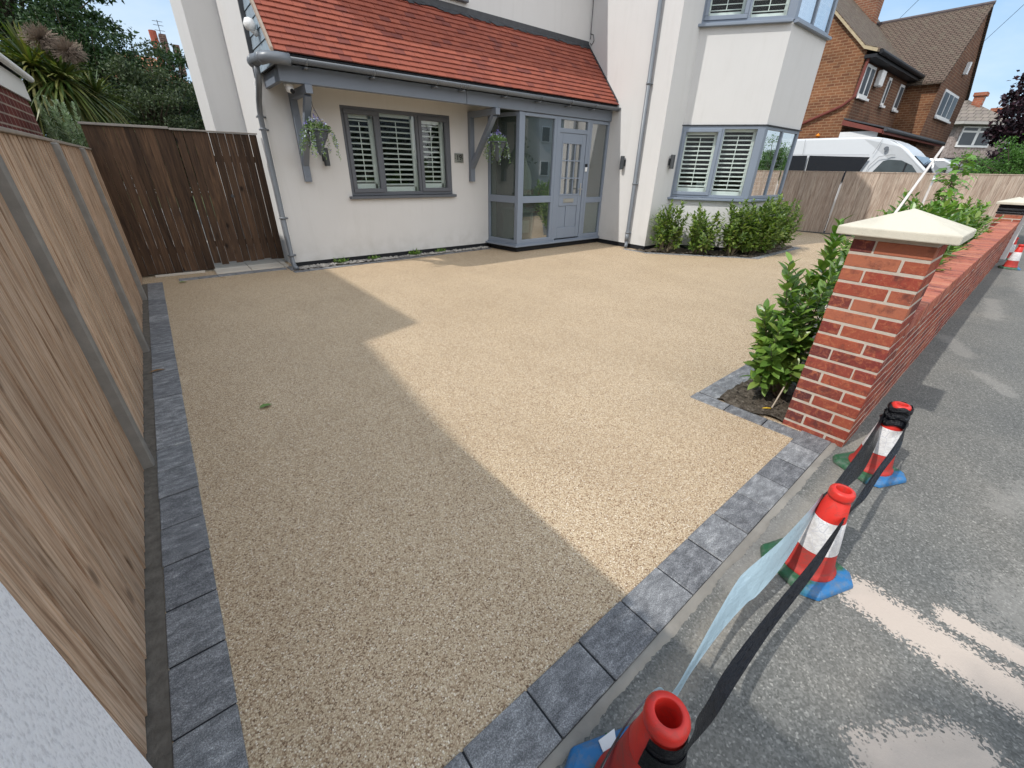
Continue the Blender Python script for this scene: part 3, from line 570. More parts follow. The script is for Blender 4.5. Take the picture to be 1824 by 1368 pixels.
pb(pf, OB, X1, Ny, 0, .075, zb, zt, -.09, .012)
for a, b, c, d in ((.076, .14, zb, zt), (.87, .935, zb, zt), (.14, .87, zb, zb+.07), (.14, .87, zt-.055, zt), (.14, .87, .905, 1.025),
                   (.937, 1.03, zb, zt), (1.78, 1.86, zb, zt), (1.03, 1.78, 2.13, 2.205), (1.03, 1.78, zt-.045, zt),
                   (1.862, 1.925, zb, zt), (2.40, 2.448, zb, zt), (1.925, 2.40, zb, zb+.07), (1.925, 2.40, zt-.06, zt), (1.925, 2.40, .865, .975)): pb(pf, OB, X1, Ny, a, b, c, d)
pof = hp(pf, 'porch_frame', m_frame, bevel=.006, seg=2)
mb = MB(); pb(mb, pA, sdv, snv, .04, SW-.03, .18, 2.36, -.04, -.035); mb.build('side_pane', glass('porch_side_glass', (.62, .70, .66), .12, .0, .3), pof)
mb = MB()
for a, b in ((.13, .88), (1.92, 2.41)): pb(mb, OB, X1, Ny, a, b, .18, 2.36, -.04, -.035)
pb(mb, OB, X1, Ny, 1.02, 1.79, 2.19, 2.36, -.04, -.035)
mb.build('pane', m_glass2, pof)
mb = MB(); pb(mb, OB, X1, Ny, 1.93, 2.395, .21, .88, -.045, -.041); mb.build('frosted_pane', m_frost, pof)
mb = MB(); mb.prism([(5.22, 7.44), (5.365, 6.60), (7.868, 6.60), (7.868, 6.9), (5.6, 6.9), (5.5, 7.44)], .10, .135); mb.prism([(5.27, 7.44), (5.395, 6.625), (7.868, 6.625), (7.868, 6.9), (5.6, 6.9), (5.5, 7.44)], .135, .155); mb.build('porch_sill', m_frame, pof, bevel=.004)
mb = MB(); mb.box(1.04, 1.77, -.002, .0, 0, 0.001)
# door
dm = MB(); D0, D1 = 1.033, 1.777
for a, b, c, d in ((D0, D0+.08, .18, 2.128), (D1-.11, D1, .18, 2.128), (D0+.08, D1-.11, 1.97, 2.128), (D0+.08, D1-.11, .18, .40), (D0+.08, D1-.11, .82, 1.03), (1.335, 1.43, .40, .82)): pb(dm, OB, X1, Ny, a, b, c, d, -.06, -.012)
pb(dm, OB, X1, Ny, D0+.08, 1.335, .40, .82, -.06, -.026); pb(dm, OB, X1, Ny, 1.43, D1-.11, .40, .82, -.06, -.026)
door = hp(dm, 'front_door', m_frame, bevel=.008, seg=2)
mb = MB(); g0, g1 = D0+.08, D1-.11
for k in (1, 2): pb(mb, OB, X1, Ny, g0+(g1-g0)*k/3-.011, g0+(g1-g0)*k/3+.011, 1.03, 1.97, -.045, -.006)
for k in (1, 2): pb(mb, OB, X1, Ny, g0, g1, 1.03+.94*k/3-.011, 1.03+.94*k/3+.011, -.045, -.005)
for a, b, c, d in ((g0-.012, g0+.02, 1.02, 1.98), (g1-.02, g1+.012, 1.02, 1.98), (g0+.02, g1-.02, 1.02, 1.05), (g0+.02, g1-.02, 1.95, 1.98)): pb(mb, OB, X1, Ny, a, b, c, d, -.045, -.003)
mb.build('glazing_bar', m_frame, door, bevel=.003)
mb = MB(); pb(mb, OB, X1, Ny, g0, g1, 1.03, 1.97, -.04, -.036); mb.build('pane', m_glass2, door)
mb = MB(); pb(mb, OB, X1, Ny, 1.24, 1.54, .885, .962, -.012, -.002); pb(mb, OB, X1, Ny, 1.26, 1.52, .90, .947, -.002, .004); mb.build('letterbox', m_steel, door, bevel=.003)
mb = MB(); pb(mb, OB, X1, Ny, 1.705, 1.735, 1.02, 1.25, -.012, -.002); mb.tube([(7.14, YP-.0, 1.14), (7.14, YP-.04, 1.14)], .01, 8); mb.tube([(7.15, YP-.04, 1.14), (7.02, YP-.042, 1.143)], .01, 8); mb.build('handle', m_steel, door)
mb = MB(); pb(mb, OB, X1, Ny, 1.795, 1.845, 1.47, 1.55, 0.001, .025); bell = hp(mb, 'doorbell', m_white, bevel=.004); mb = MB(); pb(mb, OB, X1, Ny, 1.795, 1.845, 1.552, 1.61, .001, .026); mb.build('bell_camera', m_black, bell)
# porch interior: pale inner wall, net curtain strips, sheet hanging inside
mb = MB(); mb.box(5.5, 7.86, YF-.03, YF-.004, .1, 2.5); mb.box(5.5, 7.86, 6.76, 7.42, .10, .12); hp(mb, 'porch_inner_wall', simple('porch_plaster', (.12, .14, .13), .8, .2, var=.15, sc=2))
mb = MB()
for x in (6.55, 6.82, 7.03): mb.box(x, x+.085, 7.0, 7.01, .3, 2.36)
hp(mb, 'door_curtain', simple('curtain_fabric', (.6, .6, .56), .8, .2, var=.08))
mb = MB(); pts = []; nx, nz = 26, 12
for j in range(nz+1):
    for i in range(nx+1):
        u = i/nx; v = j/nz; pts.append((5.62+u*.42+.03*sin(v*3), 6.95+.05*sin(u*21+v*2)*(1.2-v)+.12*v*u, 1.04+v*(.72-.55*abs(u-.55))))
mb.raw(pts, [(j*(nx+1)+i, j*(nx+1)+i+1, (j+1)*(nx+1)+i+1, (j+1)*(nx+1)+i) for j in range(nz) for i in range(nx)])
hp(mb, 'hung_coat', simple('cream_cloth', (.62, .58, .5), .9, .1, var=.05), smooth=True)
mb = MB(); mb.box(5.52, 6.1, 6.9, 7.3, .7, .78); mb.box(5.55, 5.6, 6.92, 7.28, .15, .7); mb.box(6.02, 6.07, 6.92, 7.28, .15, .7); mb.box(5.62, 6.0, 6.95, 7.25, .3, .55); hp(mb, 'porch_shelf', simple('pale_shelf', (.36, .42, .38), .5, .3), bevel=.01)
# ------------------------------------------------------------------ hanging baskets
def basket(x, seed, label):
    random.seed(seed); y = 6.80; zr = 1.91
    b = empty('hanging_basket', (x, y, 0), label, 'hanging basket', 'wicker cone baskets hung from the porch brackets')
    A = at(b); r0 = .165
    mb = MB(); prof = [(r0*(1-t)+.012*t+.004*sin(t*60), zr-.30*t) for t in [i/30 for i in range(31)]]
    mb.lathe(prof+[(0, zr-.302)], (x, y, 0), 22)
    mb.tube([(x+(r0+.002)*cos(a*pi/12), y+(r0+.002)*sin(a*pi/12), zr) for a in range(25)], .011, 6)
    mb.build('wicker_cone', M_wick, b, smooth=True, M4=A)
    mb = MB()
    for k in range(4):
        a = k*pi/2+.5; mb.tube([(x+r0*cos(a), y+r0*sin(a), zr), (x, y, 2.19)], .0025, 5)
    mb.tube([(x, y, 2.19), (x, y, 2.30)], .004, 5); mb.build('chain', m_lead, b, M4=A)
    lf = MB(); fl = MB(); wf = MB()
    for i in range(900):
        a = random.uniform(0, 6.283); rr = (random.random()**.5)*.17; h = .11*(1-(rr/.19)**2)+.02
        p = Vector((x+rr*cos(a), y+rr*sin(a), zr+random.uniform(-.02, h))); leaf(lf, p, rv(), random.uniform(.018, .038), .5)
    for k in range(14):
        a = random.uniform(0, 6.283); q = Vector((x+.17*cos(a), y+.17*sin(a), zr)); d = Vector((cos(a), sin(a), 0)); ln = random.uniform(.16, .36)
        for i in range(75):
            t = random.random(); p = q+d*(.07*t**.5)+Vector((0, 0, -ln*t))+rv()*.018; leaf(lf, p, rv(), random.uniform(.014, .03), .45)
            if random.random() < .09: flower(fl if random.random() < .5 else wf, p, .009)
    for i in range(60):
        a = random.uniform(0, 6.283); rr = random.random()**.5*.16; flower(fl if random.random() < .55 else wf, Vector((x+rr*cos(a), y+rr*sin(a), zr+.12*(1-(rr/.2)**2)+random.uniform(0, .04))), random.uniform(.008, .014))
    for i in range(26): t = random.random(); flower(fl, Vector((x-.02+.04*t, y, zr+.1+.12*t))+rv()*.015, .009)
    lf.build('foliage', m_bask, b, M4=A); fl.build('violet_blooms', m_fl1, b, M4=A); wf.build('white_blooms', m_fl2, b, M4=A)
def rv(): 
    while 1:
        v = Vector((random.uniform(-1, 1), random.uniform(-1, 1), random.uniform(-1, 1)))
        if .05 < v.length < 1: return v.normalized()
def leaf(mb, p, d, L_, w=.4, up=None, curl=.12):
    d = d.normalized(); s = d.cross(up or rv())
    if s.length < .01: s = d.orthogonal()
    s.normalize(); n_ = s.cross(d); W_ = L_*w/2
    a = p; b = p+d*L_*.45-n_*L_*curl*.3; c = p+d*L_-n_*L_*curl
    mb.raw([a, b+s*W_+n_*W_*.35, c, b-s*W_+n_*W_*.35, b], [(0, 4, 1), (4, 2, 1), (0, 3, 4), (4, 3, 2)])
def leaf2(mb, p, d, L_, w=.4, up=Vector((0, 0, 1)), curl=.2):   # long leaf with rounded sides
    d = d.normalized(); s = d.cross(up)
    if s.length < .05: s = d.orthogonal()
    s.normalize(); n_ = s.cross(d); W_ = L_*w/2; vs = [p]
    for t, ww in ((.22, .72), (.5, 1), (.78, .7)):
        q = p+d*L_*t-n_*(L_*curl*t*t); vs += [q+s*W_*ww+n_*W_*ww*.3, q, q-s*W_*ww+n_*W_*ww*.3]
    vs.append(p+d*L_-n_*L_*curl)
    mb.raw(vs, [(0, 2, 1), (0, 3, 2), (1, 2, 5, 4), (2, 3, 6, 5), (4, 5, 8, 7), (5, 6, 9, 8), (7, 8, 10), (8, 9, 10)])
def flower(mb, p, r):
    n_ = rv()
    if n_.y > 0: n_.y *= -1
    a = n_.orthogonal().normalized(); b = n_.cross(a)
    mb.raw([p]+[p+(a*cos(k*2*pi/5)+b*sin(k*2*pi/5))*r*(1 if k % 1 == 0 else .5)+n_*r*.3 for k in range(5)], [(0, k+1, (k+1) % 5+1) for k in range(5)])
M_wick = M('grey_wicker', .75, .3); _w = M_wick.n('ShaderNodeTexWave', bands_direction='Z'); _w.inputs['Scale'].default_value = 22; _w.inputs['Distortion'].default_value = 3; M_wick.put(_w.inputs['Vector'], M_wick.co)
M_wick.col(M_wick.ramp(_w.outputs['Fac'], [(.2, (.05, .06, .07)), (.7, (.16, .18, .2))])); M_wick.bump(_w.outputs['Fac'], .8, .01); M_wick = M_wick.m
m_bask = leafm('basket_leaf', [(.05, .11, .03), (.12, .22, .06), (.2, .32, .1), (.3, .38, .2)]); m_fl1 = simple('violet_petal', (.25, .22, .55), .6, .3, var=.3, sc=30); m_fl2 = simple('pale_petal', (.6, .66, .78), .6, .3, var=.15, sc=30)
basket(1.985, 3, 'grey wicker cone basket of trailing flowers left of the front window')
basket(5.05, 4, 'grey wicker cone basket of trailing flowers beside the glazed porch')
# ------------------------------------------------------------------ timber fence on the left
fen = empty('panel_fence', (-.5, 4, 0), 'weathered vertical board fence between grey concrete posts on the left of the drive', 'fence'); A = at(fen)
posts = [.67, 2.66, 4.64, 6.60]
for y in posts:
    mb = MB(); mb.hexa([(-.52, y-.042, -.1), (-.405, y-.032, -.1), (-.405, y+.032, -.1), (-.52, y+.042, -.1), (-.52, y-.042, 1.60), (-.425, y-.03, 1.60), (-.425, y+.03, 1.60), (-.52, y+.042, 1.60)]); mb.build('post', m_conc, fen, bevel=.008, M4=A)
ends = [(-1.4, .62), (.72, 2.612), (2.708, 4.592), (4.688, 6.552), (6.648, 7.90)]
for y0, y1 in ends:
    mb = MB(); y = y0; i = 0
    while y < y1-.01:
        w = min(random.uniform(.10, .125), y1-y); o_ = random.uniform(-.0015, .0015)
        mb.hexa([(-.495, y, .01), (-.450+o_, y, .01), (-.454+o_, y+w-.0008, .01), (-.495, y+w-.0008, .01), (-.495, y, 1.60), (-.460+o_, y, 1.60), (-.464+o_, y+w-.0008, 1.60), (-.495, y+w-.0008, 1.60)]); y += w
    mb.box(-.53, -.496, y0, y1, 1.2, 1.26); mb.box(-.53, -.496, y0, y1, .25, .31)
    mb.build('panel', m_panel, fen, M4=A)
    MB().box(-.51, -.445, y0+.002, y1-.002, 1.602, 1.622).build('capping', simple('capping_rail', (.27, .23, .19), .85, .2, var=.3, sc=10), fen, bevel=.003, M4=A)
# gate
gt = empty('timber_gate', (.5, 7.93, 0), 'tall dark brown boarded gate between the side fence and the house', 'gate'); A = at(gt)
mb = MB(); x = -.465
def boards(x0, x1, zlo, ztop, gap, rag=0):
    mb = MB(); n = round((x1-x0)/.1); w = (x1-x0)/n
    for i in range(n):
        g = random.uniform(gap*.5, gap*1.4); a = x0+i*w; zz = zlo+random.uniform(-rag, rag); t = random.uniform(-.002, .002)
        mb.hexa([(a+g/2, 7.93, zz), (a+w-g/2, 7.93, zz), (a+w-g/2, 7.952, zz), (a+g/2, 7.952, zz), (a+g/2+t, 7.93, ztop), (a+w-g/2+t, 7.93, ztop), (a+w-g/2+t, 7.952, ztop), (a+g/2+t, 7.952, ztop)])
    return mb
boards(-.465, .44, .03, 1.875, .0022, .012).build('fixed_panel', m_gate, gt, M4=A)
boards(.445, 1.44, .10, 1.865, .006, .018).build('gate_leaf', m_gate, gt, M4=A)
for b in ((-.46, .44, 1.55), (-.46, .44, .3), (.46, 1.42, 1.5), (.46, 1.42, .35)): MB().box(b[0], b[1], 7.953, 7.99, b[2], b[2]+.08).build('rail', m_gate, gt, M4=A)
mb = MB(); mb.box(-.48, .40, 7.90, 7.985, 1.878, 1.905); mb.box(.402, .60, 7.90, 7.985, 1.868, 1.893); mb.box(.602, 1.45, 7.90, 7.985, 1.87, 1.888); mb.build('capping', simple('grey_capping', (.26, .24, .22), .85, .2, var=.25, sc=9), gt, bevel=.003, M4=A)
mb = MB(); mb.lathe([(.0, .012), (.02, .01), (.024, 0)], (0, 0, 0), 12); k = mb.build('latch', m_lead, gt); k.matrix_basis = A @ Matrix.Translation((.93, 7.925, 1.05)) @ Matrix.Rotation(pi/2, 4, 'X')
mb = MB(); mb.box(-.3, .30, 7.86, 7.91, .0, .03); x = .42
while x < 1.40: mb.box(x, min(x+.46, 1.43), 7.62, 8.3, 0, .022); x += .47
tag(mb.build('threshold_slabs', simple('pale_slab', (.50, .46, .40), .9, .2, var=.12, sc=6), bevel=.004), kind='structure')

# ------------------------------------------------------------------ pier and front wall (slightly turned)
WR = Matrix.Translation((2.93, .335, 0)) @ Matrix.Rotation(th, 4, 'Z')
def wthing(name, label, cat, loc=(0, 0, 0), group=None):
    o = empty(name, (0, 0, 0), label, cat, group); o.matrix_basis = WR @ Matrix.Translation(loc); return o
def pier(o, w, courses, rh=.0775, wrap=False):
    bm_ = MB(); mo = MB(); h = courses*rh; d = .1; L_ = w-d-.01
    for c in range(courses):
        z0 = c*rh-.03; z1 = z0+rh-.0135; j = lambda: random.uniform(-.0015, .0015)
        if c % 2: R_ = [(0, d, 0, L_), (0, L_, w-d, w), (w-d, w, d+.01, w), (d+.01, w, 0, d)]
        else: R_ = [(0, d, d+.01, w), (d+.01, w, w-d, w), (w-d, w, 0, L_), (0, L_, 0, d)]
        for x0, x1, y0, y1 in R_: bm_.box(x0+j(), x1+j(), y0+j(), y1+j(), z0, z1)
    mo.box(.002, w-.002, .002, w-.002, -.05, h-.02)
    bm_.build('brick_shaft', m_brick, o, bevel=.003); mo.build('mortar_joint', m_mortar, o)
    cp = MB(); q = .072; z = h-.02; a, b = -q, w+q; m_ = w/2
    vs = [(a, a, z), (b, a, z), (b, b, z), (a, b, z), (a, a, z+.042), (b, a, z+.042), (b, b, z+.042), (a, b, z+.042), (m_, m_, z+.135)]
    cp.raw(vs, [(3, 2, 1, 0), (0, 1, 5, 4), (1, 2, 6, 5), (2, 3, 7, 6), (3, 0, 4, 7), (4, 5, 8), (5, 6, 8), (6, 7, 8), (7, 4, 8)])
    cp.build('cap', m_stone, o, bevel=.006, seg=2)
p1 = wthing('brick_pier', 'red brick gate pier with cream pyramid cap at the drive entrance', 'gate pier'); pier(p1, .347, 16)
fw_ = wthing('garden_wall', 'long low red brick wall with brick-on-edge top beside the pavement', 'wall')
bm_ = MB(); mo = MB(); x0, xe = .352, 9.95; rh = .0775
for c in range(9):
    x = x0-(.117 if c % 2 else 0); z0 = c*rh-.06; z1 = z0+rh-.013
    while x < xe:
        a = max(x, x0); b = min(x+.222, xe)
        if b-a > .03:
            for (y0, y1) in ((.004, .1), (.125, .221)): bm_.box(a+.004, b-.006, y0+random.uniform(-.001, .001), y1, z0, z1)
        x += .232
zt = 9*rh-.06
mo.box(x0, xe, .0055, .2195, -.1, zt-.001); mo.box(x0, xe, .0, .226, zt, zt+.012); 
x = x0
cp = MB()
while x < xe-.05: cp.box(x+.004, x+.072, -.002+random.uniform(-.003, .002), .226+random.uniform(-.002, .004), zt+.013, .775+random.uniform(-.002, .002)); x += .0785
mo.box(x0, xe, .006, .219, zt+.012, .765)
bm_.build('brickwork', m_brick, fw_, bevel=.0025); mo.build('mortar_joint', m_mortar, fw_); cp.build('coping', brick_isl('coping_brick', [(.40, .13, .085), (.46, .17, .11), (.35, .1, .075), (.48, .2, .13), (.25, .09, .08), (.42, .14, .09)]), fw_, bevel=.004)
p2 = wthing('brick_pier', 'far red brick pier with cream cap and black plastic wrapped under it', 'gate pier', (9.98, -.0, 0)); pier(p2, .36, 14)
mb = MB(); z = .90
prof = [(z+.17*t/8, .012+.006*sin(t*2.3)) for t in range(9)]
for i in range(8):
    (za, ra), (zb_, rb) = prof[i], prof[i+1]
    A_ = [(-ra, -ra, za), (.36+ra, -ra, za), (.36+ra, .36+ra, za), (-ra, .36+ra, za)]; B_ = [(-rb, -rb, zb_), (.36+rb, -rb, zb_), (.36+rb, .36+rb, zb_), (-rb, .36+rb, zb_)]
    mb.raw(A_+B_, [(k, (k+1) % 4, 4+(k+1) % 4, 4+k) for k in range(4)])
mb.build('plastic_wrap', m_tape, p2)
wp = MB(); wp.ob((13.28, .53, .56), (.045, 0, 0), (0, .05, 0), (.02, .015, .52)); wp = tag(wp.build('marker_post', simple('chipped_white_paint', (.72, .71, .68), .7, .3, var=.1, sc=20), bevel=.006), 'square white post standing on the pavement beside the far brick pier', 'post')
# white block at the near left
mb = MB(); mb.hexa([(-.95, .80, -.1), (-.85, -.3, -.1), (-.10, .20, -.1), (-.435, .985, -.1), (-.75, .5, 1.12), (-.7, -.3, 1.12), (-.15, .05, 1.12), (-.285, .665, 1.12)])
m_spk = M('speckled_white_coating', .8, .2); _v = m_spk.noise(130, 4, .6); m_spk.col(m_spk.ramp(_v, [(.34, (.66, .66, .68)), (.5, (.86, .86, .88)), (.7, (.9, .9, .91))])); m_spk.bump(_v, .4, .004)
tag(mb.build('coated_pier', m_spk.m), 'white speckled pier with slanting edge at the near end of the timber fence', 'pier')

# ------------------------------------------------------------------ traffic cones
def cone(loc, label, wrap=0, slv=None, rz=0, sub=24, grp='red and white cones with recycled bases'):
    o = empty('traffic_cone', loc, label, 'traffic cone', grp, rz)
    b = MB(); s = .142; ch = .045
    def octo(s, ch): return [(-s+ch, -s), (s-ch, -s), (s, -s+ch), (s, s-ch), (s-ch, s), (-s+ch, s), (-s, s-ch), (-s, -s+ch)]
    O1, O2, O3 = octo(s, ch), octo(s-.004, ch), octo(s-.02, ch-.006); zs = (0.002, .022, .034)
    b.raw([(x, y, zs[0]) for x, y in O1]+[(x, y, zs[1]) for x, y in O2]+[(x, y, zs[2]) for x, y in O3]+[(x*.72, y*.72, .036) for x, y in O3], [tuple(range(8))[::-1]]+[(k*8+i, k*8+(i+1) % 8, k*8+8+(i+1) % 8, k*8+8+i) for k in range(3) for i in range(8)]+[tuple(range(24, 32))])
    b.build('base', m_base, o, bevel=.004)
    def r(z): return .090-(z-.05)*.1449 if z > .05 else .098-.16*(z-.0)
    MB().lathe([(.102, .036), (.102, .046), (.092, .052), (.088, .075), (r(.11), .11), (r(.155), .155)], n=32).build('lower_body', m_dred, o, smooth=True)
    MB().lathe([(r(.155)+.002, .152), (r(.155)+.002, .155), (r(.30)+.0015, .30), (r(.30), .302)], n=32).build('sleeve', slv or m_sleeve, o, smooth=True)
    MB().lathe([(r(.30), .30), (r(.385)-.001, .385), (.033, .392), (.034, .398), (.0405, .402), (.042, .41), (.042, .428), (.038, .436), (.030, .438), (.026, .439), (.0245, .436), (.024, .40), (.022, .34), (0.0, .335)], n=32).build('top', m_red, o, smooth=True)
    if wrap:
        w = MB(); prof = []
        z0, z1 = (.325, .43) if wrap == 1 else (.30, .40)
        N = 10
        for i in range(N+1):
            z = z0+(z1-z0)*i/N; prof.append((z, max(r(z), .041 if (wrap == 1 and z > .39) else 0)+.004+(.005*sin(i*1.7)+.003 if wrap == 1 else 0)))
        n_ = 32; a0, a1 = (0, 2*pi) if wrap == 1 else (radians(18), radians(225))
        vs = [((rr+random.uniform(0, .0035 if wrap == 1 else .0008))*cos(a0+(a1-a0)*k/n_), (rr+random.uniform(0, .003 if wrap == 1 else .0008))*sin(a0+(a1-a0)*k/n_), z+(.008*sin(k*.7) if wrap == 1 else (.02*(1-k/n_) if z < .36 else 0))) for z, rr in prof for k in range(n_+1)]
        k1 = n_+1; w.raw(vs, [(i*k1+k, i*k1+k+1, (i+1)*k1+k+1, (i+1)*k1+k) for i in range(N) for k in range(n_)]); w.build('tape_wrap', m_tape, o)
    return o
c1 = cone((2.797, .172, -.003), 'cone nearest the brick pier, its top wrapped in black tape', 1, None, radians(-24))
c2 = cone((1.762, .142, -.003), 'unwrapped red-topped cone in the middle of the taped row', 0, None, radians(-20))
c3 = cone((.552, .132, -.003), 'nearest cone at the bottom edge with black tape patch round its top', 2, m_dred, radians(158))
c3.scale = (1.13, 1.13, 1.12)
c4 = cone((12.34, .33, -.003), 'far cone standing beside the end of the brick wall, front one of two', 0, None, radians(10))
c5 = cone((13.75, .50, -.003), 'farthest cone, half hidden behind another by the white post', 0, None, radians(40))
text_mesh('dy', .06, 'embossed_letters', simple('green_letter', (.02, .09, .04), .5), c3, Matrix.Translation((.0, -.113, .0345)) @ Matrix.Rotation(radians(178), 4, 'Z'), .0015)
MB().hexa([(-.02, -.135, .037), (.03, -.125, .037), (.03, -.1, .037), (-.01, -.105, .037), (-.02, -.135, .045), (.03, -.125, .04), (.03, -.1, .04), (-.01, -.105, .043)]).build('torn_tab', m_white, c3)
def ribbon(name, prs, mat, label, sub=8):
    T = [(Vector(a), Vector(b)) for a, b in prs]; mb = MB(); rows = []
    def cr(p0, p1, p2, p3, t): return .5*((2*p1)+(p2-p0)*t+(2*p0-5*p1+4*p2-p3)*t*t+(3*p1-p0-3*p2+p3)*t**3)
    for i in range(len(T)-1):
        for k in range(sub):
            t = k/sub; g = [T[max(i-1, 0)], T[i], T[i+1], T[min(i+2, len(T)-1)]]
            rows.append((cr(*[q[0] for q in g], t), cr(*[q[1] for q in g], t)))
    rows.append(T[-1]); vs = []; n = len(rows)
    for a, b in rows:
        mid = (a+b)/2; d = (b-a); side = d.cross(Vector((1, 0, 0))); side = side.normalized() if side.length > 1e-6 else Vector((0, 0, 1))
        vs += [a, a*.7+b*.3+side*.003, a*.3+b*.7-side*.003, b]
    mb.raw(vs, [(i*4+k, i*4+k+1, (i+1)*4+k+1, (i+1)*4+k) for i in range(n-1) for k in range(3)])
    return tag(mb.build(name, mat, smooth=True), label, 'barrier tape', 'plastic tape strung round the cones')
ribbon('barrier_tape', [((2.80, .225, .41), (2.80, .222, .30)), ((2.62, .212, .375), (2.62, .18, .28)), ((2.35, .203, .325), (2.35, .155, .235)), ((2.1, .198, .315), (2.1, .155, .275)), ((1.9, .192, .335), (1.9, .165, .31)), ((1.76, .195, .365), (1.76, .19, .30))], m_tape, 'black twisted tape on the drive side between the pier cone and middle cone')
ribbon('barrier_tape', [((1.76, .193, .385), (1.76, .190, .31)), ((1.68, .196, .35), (1.68, .184, .26)), ((1.5, .215, .275), (1.5, .178, .175)), ((1.34, .247, .205), (1.34, .188, .125)), ((1.27, .25, .190), (1.27, .198, .125)), ((1.1, .233, .172), (1.1, .203, .125)), ((.9, .208, .162), (.9, .195, .135)), ((.75, .19, .21), (.75, .18, .175)), ((.65, .197, .355), (.65, .195, .325)), ((.58, .212, .29), (.58, .212, .262)), ((.50, .209, .205), (.50, .212, .178)), ((.44, .20, .14), (.44, .205, .11))], m_ptape, 'pale blue-grey twisted tape between the middle cone and nearest cone')
ribbon('barrier_tape', [((2.80, .118, .36), (2.80, .112, .30)), ((2.6, .112, .30), (2.6, .088, .285)), ((2.3, .113, .285), (2.3, .09, .28)), ((2.0, .108, .30), (2.0, .085, .295)), ((1.78, .101, .345), (1.78, .096, .32)), ((1.5, .110, .26), (1.5, .084, .25)), ((1.2, .126, .205), (1.2, .094, .19)), ((.95, .128, .20), (.95, .090, .19)), ((.78, .112, .265), (.78, .082, .24)), ((.66, .100, .37), (.66, .080, .32)), ((.60, .086, .42), (.60, .080, .36)), ((.55, .080, .43), (.55, .078, .36))], m_tape, 'long black tape on the pavement side running past all three near cones')

# ------------------------------------------------------------------ shrubs
def shoot(lf, st, p, d, L_, leafL, spread=.5, dens=60, r=.006, w=.42):
    """a leafy upright shoot"""
    pts = [p]; dd = d.copy()
    for i in range(6): dd = (dd+rv()*.12+Vector((0, 0, .10))).normalized(); pts.append(pts[-1]+dd*L_/6)
    st.tube(pts, [r*(1-.13*i) for i in range(7)], 5)
    n = int(L_*dens); a = random.uniform(0, 6)
    for i in range(n):
        t = .12+.88*(i+random.random()*.6)/n; k = min(int(t*6), 5); q = pts[k].lerp(pts[k+1], t*6-k if t < 1 else 1); ax = (pts[k+1]-pts[k]).normalized()
        a += 2.4; o_ = ax.orthogonal().normalized(); o2 = ax.cross(o_); side = o_*cos(a)+o2*sin(a)
        dr = (side*(1-.45*t)+ax*(.25+.7*t)+Vector((0, 0, -.15*(1-t)))).normalized()
        leaf2(lf, q, dr, leafL*random.uniform(.65, 1.1)*(1 if t < .9 else .75), w, ax, random.uniform(.05, .35))
def shrub(name, x, y, h, rad, n, leafL, label, group, lm=m_laurel, seed=1, lean=(0, 0), dens=75, w=.42, fill=0):
    random.seed(seed); o = empty(name, (x, y, 0), label, 'shrub', group); lf = MB(); st = MB()
    for i in range(n):
        a = random.uniform(0, 6.283); rr = rad*random.random()**.6; base = Vector((.05*cos(a), .05*sin(a), 0)); top = Vector((rr*cos(a)+lean[0], rr*sin(a)+lean[1], h*random.uniform(.5, 1.0)*(1-.35*(rr/rad)**2)))
        s0 = base.lerp(top, .0); mid = base.lerp(top, random.uniform(.15, .5)); st.tube([base, base.lerp(mid, .6)+rv()*.015, mid], [.011, .009, .007], 5)
        d = (top-mid); shoot(lf, st, mid, d.normalized(), d.length, leafL, dens=dens, w=w)
        for k in range(2):
            q = base.lerp(top, random.uniform(.15, .55)); shoot(lf, st, q, (d.normalized()+rv()*.9).normalized(), d.length*random.uniform(.3, .5), leafL, dens=dens, r=.004, w=w)
    for i in range(fill):
        v = rv(); r3 = random.random()**.35; p = Vector((v.x*rad*r3, v.y*rad*r3, h*.42+v.z*h*.40*r3)); p.z = max(.03, p.z)
        leaf2(lf, p, (Vector((v.x, v.y, .35+random.random()*.6))+rv()*.5).normalized(), leafL*random.uniform(.6, 1.05), w, Vector((0, 0, 1)), random.uniform(.05, .35))
    st.build('stem', m_stem, o); lf.build('foliage', lm, o); return o
def shrub_at(name, tops, base, leafL, label, group, lm, seed, dens=75, w=.42):
    random.seed(seed); b = Vector((*base, 0)); o = empty(name, b, label, 'shrub', group); lf = MB(); st = MB()
    for t in tops:
        top = Vector(t)-b; s0 = Vector((random.uniform(-.05, .05), random.uniform(-.05, .05), 0)); mid = s0.lerp(top, random.uniform(.2, .4))+Vector((0, 0, .03)); st.tube([s0, s0.lerp(mid, .5)+rv()*.02, mid], [.012, .01, .007], 6)
        d = top-mid; shoot(lf, st, mid, d.normalized(), d.length, leafL, dens=dens, w=w)
        for k in range(3):
            q = s0.lerp(top, random.uniform(.12, .6)); shoot(lf, st, q, (d.normalized()*.6+rv()*.8+Vector((0, 0, .2))).normalized(), d.length*random.uniform(.18, .34), leafL, dens=dens, r=.004, w=w)
    st.build('stem', m_stem, o); lf.build('foliage', lm, o); return o
shrub_at('laurel_shrub', [(3.05, .98, 1.0), (2.97, 1.0, .62), (2.93, .98, .45), (3.18, .93, .92), (3.45, .95, 1.12), (3.3, .85, .8), (3.1, .85, .72), (3.5, 1.05, .85), (3.2, 1.05, .55), (3.05, .95, .78), (3.35, .78, 1.0), (3.15, .8, .45), (3.0, 1.08, .7), (3.12, 1.1, .5), (3.02, .85, .5), (3.4, .8, .65), (2.98, 1.02, .3), (3.1, .78, .3), (3.66, .97, 1.2)], (3.33, .88), .118, 'glossy green laurel growing from soil beside the near brick pier', 'laurels in the beds', m_laurel, 11, 60, .46)
g = 'shrubs under the bay window'
